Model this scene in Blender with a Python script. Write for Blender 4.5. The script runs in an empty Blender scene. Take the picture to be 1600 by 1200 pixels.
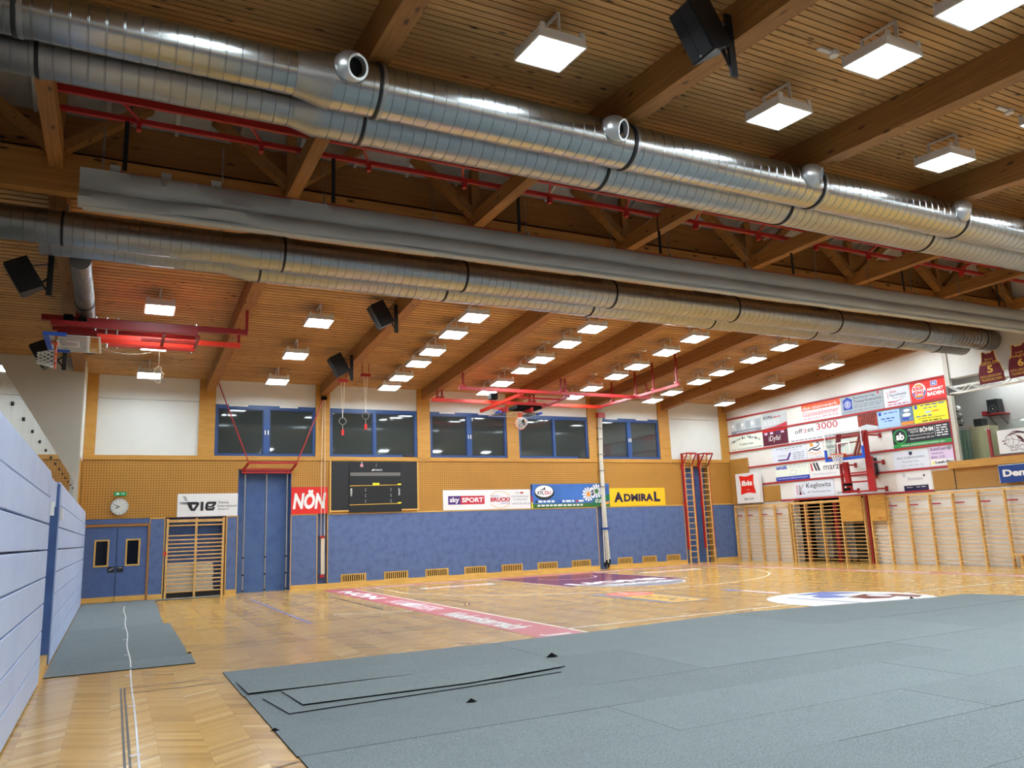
import bpy, bmesh, math, random
from mathutils import Vector, Matrix
random.seed(7)
S = bpy.context.scene
C = S.collection
PI = math.pi

# ------------------------------------------------------------------ camera, world, exposure
cam_d = bpy.data.cameras.new('camera')
cam = bpy.data.objects.new('camera', cam_d)
C.objects.link(cam)
YAW, PITCH, ROLL = math.radians(27.065), math.radians(10.6), math.radians(-2.1885)
fw = Vector((math.sin(YAW)*math.cos(PITCH), math.cos(YAW)*math.cos(PITCH), math.sin(PITCH)))
rt = Vector((math.cos(YAW), -math.sin(YAW), 0))
up = rt.cross(fw)
rt2 = rt*math.cos(ROLL) + up*math.sin(ROLL)
up2 = up*math.cos(ROLL) - rt*math.sin(ROLL)
mw = Matrix((( rt2.x, up2.x, -fw.x, 0.0), (rt2.y, up2.y, -fw.y, 0.0), (rt2.z, up2.z, -fw.z, 1.55), (0, 0, 0, 1)))
cam.matrix_world = mw
cam_d.sensor_fit = 'HORIZONTAL'
cam_d.sensor_width = 36.0
cam_d.lens = 1215.79/1600*36.0
cam_d.clip_start = 0.05
cam_d.clip_end = 200
S.camera = cam

world = bpy.data.worlds.new('night_sky')
S.world = world
world.use_nodes = True
bg = world.node_tree.nodes['Background']
bg.inputs[0].default_value = (0.010, 0.014, 0.022, 1)
bg.inputs[1].default_value = 0.5

S.view_settings.view_transform = 'Standard'
S.view_settings.look = 'None'
S.view_settings.gamma = 1.0
S.view_settings.use_curve_mapping = False
S.view_settings.exposure = 1.47
LAMP = 20.0            # radiance of a lamp's diffuser

# ------------------------------------------------------------------ materials
def lin(h):
    h = h.lstrip('#')
    o = []
    for i in (0, 2, 4):
        c = int(h[i:i+2], 16)/255
        o.append(c/12.92 if c <= 0.04045 else ((c+0.055)/1.055)**2.4)
    return (o[0], o[1], o[2], 1)
M = {}
def base(name):
    m = bpy.data.materials.new(name)
    m.use_nodes = True
    nt = m.node_tree
    b = nt.nodes['Principled BSDF']
    M[name] = m
    return m, nt, b
def N(nt, t, **kw):
    n = nt.nodes.new(t)
    for k, v in kw.items():
        setattr(n, k, v)
    return n
def L(nt, a, b):
    nt.links.new(a, b)
def mth(nt, op, a, b=None, c=None):
    n = N(nt, 'ShaderNodeMath', operation=op)
    for i, v in enumerate((a, b, c)):
        if v is None: continue
        if isinstance(v, (int, float)): n.inputs[i].default_value = v
        else: L(nt, v, n.inputs[i])
    return n.outputs[0]
def mixc(nt, fac, a, b, mode='MIX'):
    n = N(nt, 'ShaderNodeMix', data_type='RGBA', blend_type=mode)
    if isinstance(fac, (int, float)): n.inputs[0].default_value = fac
    else: L(nt, fac, n.inputs[0])
    for i, v in ((6, a), (7, b)):
        if isinstance(v, tuple): n.inputs[i].default_value = v
        else: L(nt, v, n.inputs[i])
    return n.outputs[2]
def ramp(nt, fac, stops):
    n = N(nt, 'ShaderNodeValToRGB')
    e = n.color_ramp.elements
    while len(e) < len(stops): e.new(0.5)
    for i, (p, c) in enumerate(stops):
        e[i].position = p; e[i].color = c if isinstance(c, tuple) else (c, c, c, 1)
    L(nt, fac, n.inputs[0])
    return n.outputs[0]
def noise(nt, vec, scale, detail=2.0, rough=0.5):
    n = N(nt, 'ShaderNodeTexNoise')
    n.inputs['Scale'].default_value = scale
    n.inputs['Detail'].default_value = detail
    n.inputs['Roughness'].default_value = rough
    if vec is not None: L(nt, vec, n.inputs['Vector'])
    return n.outputs[0]
def coords(nt, scale=(1, 1, 1), rnd=True):
    tc = N(nt, 'ShaderNodeTexCoord')
    mp = N(nt, 'ShaderNodeMapping')
    mp.inputs['Scale'].default_value = scale
    v = tc.outputs['Object']
    if rnd:
        oi = N(nt, 'ShaderNodeObjectInfo')
        cx = N(nt, 'ShaderNodeCombineXYZ')
        r = mth(nt, 'MULTIPLY', oi.outputs['Random'], 37.0)
        for i in range(3): L(nt, r, cx.inputs[i])
        ad = N(nt, 'ShaderNodeVectorMath', operation='ADD')
        L(nt, v, ad.inputs[0]); L(nt, cx.outputs[0], ad.inputs[1])
        v = ad.outputs[0]
    L(nt, v, mp.inputs['Vector'])
    return mp.outputs[0]
def bump(nt, b, h, strength=0.2, dist=0.01):
    n = N(nt, 'ShaderNodeBump')
    n.inputs['Strength'].default_value = strength
    n.inputs['Distance'].default_value = dist
    L(nt, h, n.inputs['Height'])
    L(nt, n.outputs[0], b.inputs['Normal'])
def plain(name, col, rough=0.5, metal=0.0, spec=0.5, var=0.0, scale=6.0):
    m, nt, b = base(name)
    c = lin(col) if isinstance(col, str) else col
    b.inputs['Base Color'].default_value = c
    b.inputs['Roughness'].default_value = rough
    b.inputs['Metallic'].default_value = metal
    b.inputs['Specular IOR Level'].default_value = spec
    if var:
        n = noise(nt, coords(nt), scale, 3)
        f = ramp(nt, n, [(0.3, 0.0), (0.7, 1.0)])
        d = tuple(x*(1-var) for x in c[:3]) + (1,)
        L(nt, mixc(nt, f, d, c), b.inputs['Base Color'])
    return m
def wood(name, c1, c2, knot, grain=(0.4, 9, 9), rough=0.55, knots=True, objvar=0.25, kscale=(2.2, 7, 7)):
    m, nt, b = base(name)
    v = coords(nt, grain)
    n = noise(nt, v, 3.0, 4, 0.6)
    col = mixc(nt, ramp(nt, n, [(0.35, 0.0), (0.68, 1.0)]), lin(c1), lin(c2))
    oi = N(nt, 'ShaderNodeObjectInfo')
    k = mth(nt, 'MULTIPLY_ADD', oi.outputs['Random'], objvar, 1.0-objvar*0.5)
    hv = N(nt, 'ShaderNodeHueSaturation')
    L(nt, k, hv.inputs['Value']); L(nt, col, hv.inputs['Color'])
    col = hv.outputs[0]
    if knots:
        vo = N(nt, 'ShaderNodeTexVoronoi')
        vo.inputs['Scale'].default_value = 1.0
        L(nt, coords(nt, kscale), vo.inputs['Vector'])
        kf = ramp(nt, vo.outputs['Distance'], [(0.07, 1.0), (0.17, 0.0)])
        col = mixc(nt, kf, col, lin(knot))
    L(nt, col, b.inputs['Base Color'])
    b.inputs['Roughness'].default_value = rough
    return m
wood('ceiling_board', '#b3854c', '#c99c63', '#3a210d', grain=(0.35, 14, 14))
wood('beam_wood', '#8a5c2c', '#a5733a', '#4a2c12', grain=(9, 0.35, 9), kscale=(5, 2.0, 5))
wood('chord_wood', '#a06c34', '#b98444', '#3f2610', grain=(0.35, 9, 9), kscale=(1.8, 5, 5))
wood('bar_wood', '#cf9f58', '#e0b673', '#7a5526', grain=(3, 3, 3), knots=False, rough=0.45, objvar=0.12)
wood('ochre_ply', '#b98432', '#c79344', '#8a5f24', grain=(0.7, 0.7, 5), knots=False, rough=0.5, objvar=0.08)
wood('kick_wood', '#d0a04e', '#e0b464', '#8a5f24', grain=(0.7, 6, 6), knots=False, rough=0.4, objvar=0.1)
def grid(name, c, hole, pitch=0.072, axis='X', duty=0.42, hduty=0.42):
    m, nt, b = base(name)
    g = N(nt, 'ShaderNodeNewGeometry')
    sp = N(nt, 'ShaderNodeSeparateXYZ')
    L(nt, g.outputs['Position'], sp.inputs[0])
    u = mth(nt, 'FRACT', mth(nt, 'DIVIDE', sp.outputs[axis], pitch))
    w = mth(nt, 'FRACT', mth(nt, 'DIVIDE', sp.outputs['Z'], pitch))
    f = mth(nt, 'MULTIPLY', mth(nt, 'LESS_THAN', u, duty), mth(nt, 'LESS_THAN', w, hduty))
    n = noise(nt, g.outputs['Position'], 1.4, 3)
    c0 = lin(c)
    cc = mixc(nt, n, tuple(x*0.86 for x in c0[:3])+(1,), tuple(min(1, x*1.1) for x in c0[:3])+(1,))
    L(nt, mixc(nt, f, cc, lin(hole)), b.inputs['Base Color'])
    b.inputs['Roughness'].default_value = 0.55
    bump(nt, b, mth(nt, 'SUBTRACT', 1.0, f), 0.5, 0.01)
    return m
grid('grid_ochre', '#b98433', '#724c18')
grid('groove_ochre', '#b8863c', '#83591f', pitch=0.05, axis='Y', duty=1.1, hduty=0.3)
def blotch(name, c, d, scale=5.0, rough=0.6, fine=40.0, amt=0.6):
    m, nt, b = base(name)
    g = N(nt, 'ShaderNodeNewGeometry')
    n1 = noise(nt, g.outputs['Position'], scale, 5, 0.65)
    n2 = noise(nt, g.outputs['Position'], fine, 2)
    f = mth(nt, 'MULTIPLY', ramp(nt, n1, [(0.42, 0.0), (0.72, 1.0)]), amt)
    f = mth(nt, 'ADD', f, mth(nt, 'MULTIPLY', n2, 0.15))
    L(nt, mixc(nt, f, lin(c), lin(d)), b.inputs['Base Color'])
    b.inputs['Roughness'].default_value = rough
    return m
blotch('blue_lino', '#5a709c', '#3c4d78')
blotch('blue_door', '#4e6595', '#3b4f7c', amt=0.5)
blotch('blue_deep', '#4d6ca0', '#34508a', scale=3.0)
blotch('bleacher', '#b6c4e2', '#9aacd4', scale=2.0, rough=0.45, amt=0.45)
blotch('white_wall', '#e2dfd8', '#d5d1c8', scale=0.8, rough=0.8, amt=0.5)
blotch('white_panel', '#dcdcd6', '#cfcfc8', scale=0.8, rough=0.75, amt=0.5)
blotch('grey_wall', '#cbc6ba', '#beb9ad', scale=0.8, rough=0.85, amt=0.5)
def carpet(name, c, d):
    m, nt, b = base(name)
    g = N(nt, 'ShaderNodeNewGeometry')
    n1 = noise(nt, g.outputs['Position'], 75.0, 3, 0.85)
    n2 = noise(nt, g.outputs['Position'], 2.0, 4)
    oi = N(nt, 'ShaderNodeObjectInfo')
    col = mixc(nt, ramp(nt, n1, [(0.35, 0.0), (0.65, 1.0)]), lin(d), lin(c))
    col = mixc(nt, mth(nt, 'MULTIPLY', n2, 0.35), col, lin(c))
    hv = N(nt, 'ShaderNodeHueSaturation')
    L(nt, mth(nt, 'MULTIPLY_ADD', oi.outputs['Random'], 0.12, 0.94), hv.inputs['Value'])
    L(nt, col, hv.inputs['Color']); L(nt, hv.outputs[0], b.inputs['Base Color'])
    b.inputs['Roughness'].default_value = 0.95
    b.inputs['Specular IOR Level'].default_value = 0.15
    bump(nt, b, n1, 0.35, 0.004)
    return m
carpet('carpet', '#8c9394', '#5a6163')
def parquet(name):
    m, nt, b = base(name)
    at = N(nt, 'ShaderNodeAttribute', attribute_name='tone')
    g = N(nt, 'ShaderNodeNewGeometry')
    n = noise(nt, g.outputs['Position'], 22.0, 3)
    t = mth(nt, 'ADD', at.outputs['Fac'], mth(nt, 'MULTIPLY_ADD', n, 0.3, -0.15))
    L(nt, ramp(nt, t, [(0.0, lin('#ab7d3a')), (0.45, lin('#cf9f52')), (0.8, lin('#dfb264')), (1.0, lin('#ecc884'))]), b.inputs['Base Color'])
    b.inputs['Roughness'].default_value = 0.24
    b.inputs['Specular IOR Level'].default_value = 0.45
    b.inputs['Coat Weight'].default_value = 0.25
    b.inputs['Coat Roughness'].default_value = 0.10
    return m
parquet('parquet')
def galv(name, c, rough=0.3):
    m, nt, b = base(name)
    v = coords(nt)
    n = noise(nt, v, 5.0, 4, 0.7)
    n2 = noise(nt, v, 60.0, 2)
    c0 = lin(c)
    f = mth(nt, 'ADD', mth(nt, 'MULTIPLY', n, 0.7), mth(nt, 'MULTIPLY', n2, 0.3))
    L(nt, mixc(nt, f, tuple(x*0.75 for x in c0[:3])+(1,), c0), b.inputs['Base Color'])
    b.inputs['Metallic'].default_value = 1.0
    L(nt, mth(nt, 'MULTIPLY_ADD', n, 0.16, rough-0.08), b.inputs['Roughness'])
    return m
galv('galvanised', '#b4b7b7', 0.24)
galv('galvanised_matt', '#adb0b1', 0.34)
galv('duct_end', '#8d8a86', 0.45)
def glass(name, tint, ior=1.5, rough=0.0):
    m = bpy.data.materials.new(name); m.use_nodes = True
    nt = m.node_tree
    nt.nodes.remove(nt.nodes['Principled BSDF'])
    out = nt.nodes['Material Output']
    lw = N(nt, 'ShaderNodeLayerWeight'); lw.inputs[0].default_value = 0.5
    fr = mth(nt, 'MULTIPLY_ADD', mth(nt, 'POWER', lw.outputs['Facing'], 3.6), 0.93, 0.05)   # both faces of the pane
    tr = N(nt, 'ShaderNodeBsdfTransparent'); tr.inputs[0].default_value = tint
    gl = N(nt, 'ShaderNodeBsdfGlossy'); gl.inputs['Roughness'].default_value = rough
    mx = N(nt, 'ShaderNodeMixShader')
    L(nt, fr, mx.inputs[0]); L(nt, tr.outputs[0], mx.inputs[1]); L(nt, gl.outputs[0], mx.inputs[2])
    L(nt, mx.outputs[0], out.inputs['Surface'])
    M[name] = m
    return m
glass('clear_glass', (0.93, 0.97, 0.955, 1))
glass('board_glass', (0.93, 0.96, 0.96, 1))
plain('night_glass', (0.040, 0.049, 0.047, 1), 0.03, spec=0.8)
plain('skylight', '#bdbab6', 0.5, var=0.2)
def emit(name, col, strength, bc=(0.9, 0.9, 0.9, 1)):
    m, nt, b = base(name)
    b.inputs['Base Color'].default_value = bc
    b.inputs['Emission Color'].default_value = col
    b.inputs['Emission Strength'].default_value = strength
    return m
emit('lamp_light', (0.86, 1.0, 1.09, 1), LAMP)
emit('exit_light', (0.01, 0.30, 0.10, 1), 0.25, (0.0, 0.10, 0.04, 1))
plain('black_glass', (0.004, 0.004, 0.005, 1), 0.08)
plain('lamp_body', '#d9d4cc', 0.5)
plain('red_steel', '#a81e1e', 0.35, spec=0.5)
plain('red_dark', '#8e1a1c', 0.4)
plain('red_bright', '#d8341f', 0.4)
plain('rail_red', '#a82326', 0.5)
plain('black_steel', '#15161a', 0.5)
plain('black_grille', '#0d0f14', 0.6)
plain('black_strap', '#0b0c10', 0.8)
plain('near_black', '#060607', 0.9, spec=0.2)
plain('chain_steel', '#8f8d8a', 0.4, metal=0.9)
plain('steel', '#a9aaa9', 0.35, metal=0.9)
plain('curtain_grey', '#a3a6a6', 0.6, var=0.1, scale=1.2)
plain('curtain_hem', '#a9aeab', 0.6)
plain('blue_frame', '#2b4b82', 0.4)
plain('blue_frame_dark', '#1f3866', 0.4)
plain('blue_pad', '#1f55c8', 0.45)
plain('orange_rim', '#d0521f', 0.4)
plain('net_white', '#dcdad3', 0.8)
plain('rope', '#d8cdb4', 0.9)
plain('hook_white', '#e9e7e2', 0.5)
plain('white', '#eeeeec', 0.5)
plain('off_white', '#e4e2da', 0.6)
plain('sign_white', '#e9e9e8', 0.35)
plain('sign_blue_white', '#dde3ee', 0.35)
plain('sign_cream', '#e6ecdf', 0.4)
plain('sign_red', '#e2231a', 0.4)
plain('sign_yellow', '#f6c21d', 0.4)
plain('sign_lemon', '#f4ea1c', 0.4)
plain('sign_orange', '#ee5a1f', 0.4)
plain('sign_green', '#2f9a49', 0.4)
plain('deep_green', '#0f6b4a', 0.4)
plain('grass_green', '#3f7d33', 0.5, var=0.5, scale=20)
plain('sign_navy', '#1d1a44', 0.4)
plain('sign_purple', '#4b2a78', 0.4)
plain('sign_royal', '#1e3fae', 0.4)
plain('sign_denim', '#0c3a86', 0.35)
plain('sign_maroon', '#5c1631', 0.4)
plain('sign_charcoal', '#23252c', 0.35)
plain('sign_grey', '#a3abb0', 0.35)
plain('sign_grey_dark', '#7c858b', 0.35)
plain('sign_silver', '#c8ced0', 0.25)
plain('sign_lilac', '#e3cdea', 0.4)
plain('sign_sky', '#a9cbf2', 0.4)
plain('photo_red', '#b23a20', 0.4, var=0.7, scale=12)
plain('photo_pool', '#6f94b8', 0.4, var=0.8, scale=9)
plain('photo_sky', '#3f74c2', 0.4, var=0.35, scale=1.6)
plain('print_red', '#c2273a', 0.5)
plain('print_pink', '#d98a92', 0.5)
plain('print_black', '#1a1a1c', 0.5)
plain('print_grey', '#8f939b', 0.5)
plain('print_pale', '#c3c6cc', 0.5)
plain('print_gold', '#e0b23a', 0.5)
plain('print_orange', '#f0932b', 0.5)
plain('floor_red', '#c4686c', 0.42, spec=0.25)
plain('floor_maroon', '#7a2c46', 0.22, spec=0.45)
plain('floor_white', '#e9e7e4', 0.42, spec=0.25)
plain('floor_pinkish', '#eac9cf', 0.42, spec=0.25)
plain('floor_line', '#efe3cd', 0.42, spec=0.25)
plain('floor_grey', '#8b8694', 0.42, spec=0.25, var=0.5, scale=9)
plain('floor_yellow', '#eeb23c', 0.42, spec=0.25)
plain('floor_coral', '#e0604a', 0.42, spec=0.25)
plain('floor_blue', '#5a6cb4', 0.42, spec=0.25)
plain('floor_brown', '#6f5a42', 0.42, spec=0.25)
plain('floor_greyline', '#5c554d', 0.42, spec=0.25)
plain('floor_lilac', '#8d83a8', 0.42, spec=0.25)
plain('mat_white', '#dedacd', 0.6, var=0.15)
plain('clock_face', '#d3d8d2', 0.3)
plain('aluminium', '#c3c4c4', 0.35, metal=0.8)
plain('cabinet_olive', '#b5ac86', 0.6)
plain('roll_green', '#8ba595', 0.7)
plain('jersey', '#6a1a2c', 0.8)
plain('gallery_wall', '#cbc6bf', 0.8)
plain('store_grey', '#6d6a66', 0.7)
# ------------------------------------------------------------------ helpers
WP = {}                                             # world position of every object's origin
class G:
    def __init__(s): s.v = []; s.f = []
    def add(s, vs, fs):
        k = len(s.v); s.v += [Vector(p) for p in vs]; s.f += [tuple(i+k for i in f) for f in fs]; return s
    def box(s, x0, x1, y0, y1, z0, z1):
        x0, x1 = min(x0, x1), max(x0, x1); y0, y1 = min(y0, y1), max(y0, y1); z0, z1 = min(z0, z1), max(z0, z1)
        return s.add([(x0,y0,z0),(x1,y0,z0),(x1,y1,z0),(x0,y1,z0),(x0,y0,z1),(x1,y0,z1),(x1,y1,z1),(x0,y1,z1)],
                     [(0,3,2,1),(4,5,6,7),(0,1,5,4),(1,2,6,5),(2,3,7,6),(3,0,4,7)])
    def hexa(s, p): # eight corners, bottom ring then top ring
        return s.add(p, [(0,3,2,1),(4,5,6,7),(0,1,5,4),(1,2,6,5),(2,3,7,6),(3,0,4,7)])
    def poly(s, pts): return s.add(pts, [tuple(range(len(pts)))])
    def prism(s, pts, d): # polygon extruded by the vector d
        n = len(pts); d = Vector(d); pts = [Vector(p) for p in pts]
        return s.add(pts + [p+d for p in pts], [tuple(range(n))[::-1], tuple(range(n, 2*n))] + [(i, (i+1) % n, n+(i+1) % n, n+i) for i in range(n)])
    def bar(s, a, b, w, h, upv=(0, 0, 1)): # rectangular bar between two points
        a = Vector(a); b = Vector(b); d = (b-a).normalized(); u = Vector(upv)
        if abs(d.dot(u)) > 0.98: u = Vector((1, 0, 0))
        r = d.cross(u).normalized(); u = r.cross(d).normalized()
        q = [r*(-w/2)-u*(h/2), r*(w/2)-u*(h/2), r*(w/2)+u*(h/2), r*(-w/2)+u*(h/2)]
        return s.hexa([a+x for x in q] + [b+x for x in q])
    def cyl(s, a, b, r, r2=None, n=12, cap=True):
        a = Vector(a); b = Vector(b); d = (b-a).normalized(); r2 = r if r2 is None else r2
        u = Vector((0, 0, 1)) if abs(d.z) < 0.9 else Vector((1, 0, 0))
        x = d.cross(u).normalized(); y = d.cross(x).normalized()
        vs = [a+(x*math.cos(t)+y*math.sin(t))*r for t in [2*PI*i/n for i in range(n)]] + [b+(x*math.cos(t)+y*math.sin(t))*r2 for t in [2*PI*i/n for i in range(n)]]
        fs = [(i, (i+1) % n, n+(i+1) % n, n+i) for i in range(n)]
        if cap: fs += [tuple(range(n))[::-1], tuple(range(n, 2*n))]
        return s.add(vs, fs)
    def tube(s, pts, r, n=6, closed=False):
        pts = [Vector(p) for p in pts]; m = len(pts); k = len(s.v); ref = Vector((0, 0, 1))
        for i, p in enumerate(pts):
            if closed: d = pts[(i+1) % m]-pts[i-1]
            else: d = pts[min(i+1, m-1)]-pts[max(i-1, 0)]
            d.normalize(); u = ref if abs(d.dot(ref)) < 0.95 else Vector((1, 0, 0))
            x = d.cross(u).normalized(); y = d.cross(x)
            for j in range(n):
                t = 2*PI*j/n; s.v.append(p+(x*math.cos(t)+y*math.sin(t))*r)
        for i in range(m if closed else m-1):
            for j in range(n):
                a = k+i*n; b = k+((i+1) % m)*n
                s.f.append((a+j, a+(j+1) % n, b+(j+1) % n, b+j))
        return s
    def lathe(s, prof, o, axis, n=24, cap=False): # prof: (distance along axis, radius)
        o = Vector(o); d = Vector(axis).normalized()
        u = Vector((0, 0, 1)) if abs(d.z) < 0.9 else Vector((1, 0, 0))
        x = d.cross(u).normalized(); y = d.cross(x); k = len(s.v); m = len(prof)
        for (t, r) in prof:
            for j in range(n):
                a = 2*PI*j/n; s.v.append(o+d*t+(x*math.cos(a)+y*math.sin(a))*r)
        for i in range(m-1):
            for j in range(n):
                s.f.append((k+i*n+j, k+i*n+(j+1) % n, k+(i+1)*n+(j+1) % n, k+(i+1)*n+j))
        if cap: s.f += [tuple(k+j for j in range(n))[::-1], tuple(k+(m-1)*n+j for j in range(n))]
        return s
    def obj(s, name, mat, parent=None, smooth=0, origin=None, kind=None):
        if origin is None:
            xs = [p.x for p in s.v]; ys = [p.y for p in s.v]; zs = [p.z for p in s.v]
            origin = Vector(((min(xs)+max(xs))/2, (min(ys)+max(ys))/2, min(zs)))
        origin = Vector(origin)
        me = bpy.data.meshes.new(name)
        me.from_pydata([p-origin for p in s.v], [], s.f)
        me.materials.append(M[mat]); me.validate(); me.update()
        if smooth:
            me.polygons.foreach_set('use_smooth', [True]*len(me.polygons))
            me.set_sharp_from_angle(angle=math.radians(smooth))
        o = bpy.data.objects.new(name, me); C.objects.link(o)
        return put(o, parent, origin, kind)
def put(o, parent, origin, kind=None):
    origin = Vector(origin); WP[o.name] = origin
    if parent is None: o.location = origin
    else: o.parent = parent; o.location = origin-WP[parent.name]
    if kind: o['kind'] = kind
    return o
def thing(name, label, cat, loc=(0, 0, 0), group=None):
    o = bpy.data.objects.new(name, None); C.objects.link(o); o.empty_display_size = 0.1
    put(o, None, loc); return tag(o, label, cat, group)
def tag(o, label, cat, group=None):
    o['label'] = label; o['category'] = cat
    if group: o['group'] = group
    return o
def struct(o): o['kind'] = 'structure'; return o
def dup(root, loc, label=None, parent=None, group=None): # a copy of a thing with its parts and sub-parts
    r = root.copy(); C.objects.link(r); WP[r.name] = Vector(loc)
    if parent is None: r.location = loc
    else: r.parent = parent; r.location = Vector(loc)-WP[parent.name]
    if label: r['label'] = label
    if group: r['group'] = group
    for ch in list(root.children):
        c = ch.copy(); C.objects.link(c); c.parent = r; WP[c.name] = Vector(loc)+ch.location
        for g in list(ch.children):
            d = g.copy(); C.objects.link(d); d.parent = c; WP[d.name] = WP[c.name]+g.location
    return r
def bx(name, x0, x1, y0, y1, z0, z1, mat, parent=None, kind=None):
    return G().box(x0, x1, y0, y1, z0, z1).obj(name, mat, parent, kind=kind)
ORD = ['first', 'second', 'third', 'fourth', 'fifth', 'sixth', 'seventh', 'eighth', 'ninth', 'tenth', 'eleventh', 'twelfth']

# flat print: a frame maps (u, v, d) to the world, d = distance in front of the surface
def frameB(y): return lambda u, v, d: Vector((u, y-d, v))      # surfaces that face the camera side of the hall
def frameR(x): return lambda u, v, d: Vector((x-d, u, v))      # surfaces on the right wall, u falls from left to right
def frameF(z): return lambda u, v, d: Vector((u, v, z+d))      # the floor
FONT = {}
def glyphs(s, bold, shear):
    k = (s, bold, shear)
    if k not in FONT:
        cu = bpy.data.curves.new('lettering', 'FONT'); cu.body = s; cu.offset = bold; cu.shear = shear; cu.resolution_u = 3
        o = bpy.data.objects.new('lettering', cu)
        me = bpy.data.meshes.new_from_object(o)
        vs = [v.co.copy() for v in me.vertices]; fs = [tuple(p.vertices) for p in me.polygons]
        bpy.data.objects.remove(o); bpy.data.meshes.remove(me); bpy.data.curves.remove(cu)
        x0 = min(v.x for v in vs); x1 = max(v.x for v in vs); y0 = min(v.y for v in vs); y1 = max(v.y for v in vs)
        FONT[k] = ([((v.x-x0)/(x1-x0), (v.y-y0)/(y1-y0)) for v in vs], fs)
    return FONT[k]
def txt(parent, fr, s, u0, u1, v0, v1, mat, d=0.006, bold=0.0, shear=0.0, name='lettering', slant=0.0):
    vs, fs = glyphs(s, bold, shear)
    return G().add([fr(u0+(u1-u0)*x, v0+(v1-v0)*y+slant*x, d) for x, y in vs], fs).obj(name, mat, parent)
def rect(parent, fr, u0, u1, v0, v1, mat, d=0.003, name='print_panel'):
    return G().poly([fr(u0, v0, d), fr(u1, v0, d), fr(u1, v1, d), fr(u0, v1, d)]).obj(name, mat, parent)
def shape(parent, fr, pts, mat, d=0.004, name='emblem'):
    return G().poly([fr(u, v, d) for u, v in pts]).obj(name, mat, parent)
def oval(parent, fr, u, v, ru, rv, mat, d=0.004, name='emblem', n=28, a0=0, a1=2*PI):
    return G().poly([fr(u+ru*math.cos(a0+(a1-a0)*i/n), v+rv*math.sin(a0+(a1-a0)*i/n), d) for i in range(n+(0 if a1-a0 > 6.28 else 1))]).obj(name, mat, parent)
def ring(parent, fr, u, v, ru, rv, w, mat, d=0.004, name='ring', n=36, a0=0, a1=2*PI):
    g = G(); k = n+1
    for i in range(k):
        a = a0+(a1-a0)*i/n
        g.v.append(fr(u+ru*math.cos(a), v+rv*math.sin(a), d)); g.v.append(fr(u+(ru-w)*math.cos(a), v+(rv-w)*math.sin(a), d))
    for i in range(n): g.f.append((2*i, 2*i+1, 2*i+3, 2*i+2))
    return g.obj(name, mat, parent)
def stroke(parent, fr, pts, w, mat, d=0.004, name='line'):
    g = G(); m = len(pts); P = [Vector(p) for p in pts]
    for i in range(m):
        t = (P[min(i+1, m-1)]-P[max(i-1, 0)]).normalized(); nn = Vector((-t.y, t.x))*(w/2)
        g.v.append(fr(P[i].x+nn.x, P[i].y+nn.y, d)); g.v.append(fr(P[i].x-nn.x, P[i].y-nn.y, d))
    for i in range(m-1): g.f.append((2*i, 2*i+1, 2*i+3, 2*i+2))
    return g.obj(name, mat, parent)
def small(parent, fr, u0, u1, v, h, mat, d=0.005, name='small_print'): # a line of print too small to read
    g = G(); rr = random.Random(int(abs(u0*100)+abs(v*1000))); u = u0; sg = 1 if u1 > u0 else -1
    while (u1-u)*sg > 0.03:
        w = min(rr.uniform(0.08, 0.22), abs(u1-u)); a = len(g.v)
        g.poly([fr(u, v, d), fr(u+sg*w, v, d), fr(u+sg*w, v+h*rr.uniform(0.8, 1.0), d), fr(u, v+h, d)])
        u += sg*(w+0.045)
    return g.obj(name, mat, parent)
# ------------------------------------------------------------------ the hall
D, XR, XL, YN = 24.8, 22.7, -4.6, -2.8          # window wall, right wall, gallery back wall, wall behind the camera
def zf(y): return 8.415-0.082*y                  # ceiling over the far half
def zn(y): return 6.611+0.082*y                  # ceiling over the near half
def bf(y): return 6.03+0.0725*(D-y)              # undersides of the beams
def bn(y): return 6.03+0.0725*(y+2.8)
BX = [-1.05, 2.40, 5.83, 9.28, 12.70, 16.08, 19.43, 22.58]

# floor: sub-floor with herringbone strips of parquet
floor = struct(bx('floor', XL, 26.0, YN, 28.0, -0.25, -0.012, 'kick_wood'))
BW, PW, AN = 0.335, 0.078, 0.22                 # band width, strip pitch, rise of a strip across its band
strips = []
for b in range(-3, 72):
    x0 = -0.62+b*BW
    x1 = x0+BW
    band_sheen = -0.08 if b % 2 else 0.06  # gloss of the alternating grain direction, put into the band's colour
    ya = 3.0 if x0 < 1.5 else 9.3
    if x1 < -0.9 or x0 > XR+0.1: continue
    s = 1 if b % 2 == 0 else -1
    k = int(ya/PW)
    while k*PW < D+0.4:
        y = k*PW; k += 1
        strips.append((x0, x1, y, s, max(0.02, min(0.98, random.gauss(0.5+band_sheen, 0.16 if y < 11.5 else 0.10)))))
strips.sort(key=lambda q: (q[0]+0.17)**2+(q[2])**2)
def strip_geo(g, q):
    x0, x1, y, s, t = q; e = 0.0004; h = AN/2
    a, b = (y-h*s, y+h*s); k = len(g.v)
    for z in (0.0, -0.012):
        g.v += [Vector((x0+e, a+e, z)), Vector((x1-e, b+e, z)), Vector((x1-e, b+PW-e, z)), Vector((x0+e, a+PW-e, z))]
    g.f += [(k, k+1, k+2, k+3), (k, k+4, k+5, k+1), (k+1, k+5, k+6, k+2), (k+2, k+6, k+7, k+3), (k+3, k+7, k+4, k)]
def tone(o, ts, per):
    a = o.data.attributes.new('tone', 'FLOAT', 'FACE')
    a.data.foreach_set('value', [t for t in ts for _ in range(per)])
vis = [q for q in strips if -0.7 < q[0] < 1.3 and 5.6 < q[2] < 11.5]
near = vis[:300]; nset = set(near)
for q in near:
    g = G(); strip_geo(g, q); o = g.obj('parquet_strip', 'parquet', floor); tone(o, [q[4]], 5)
g = G(); rest = [q for q in strips if q not in nset]
for q in rest: strip_geo(g, q)
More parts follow.
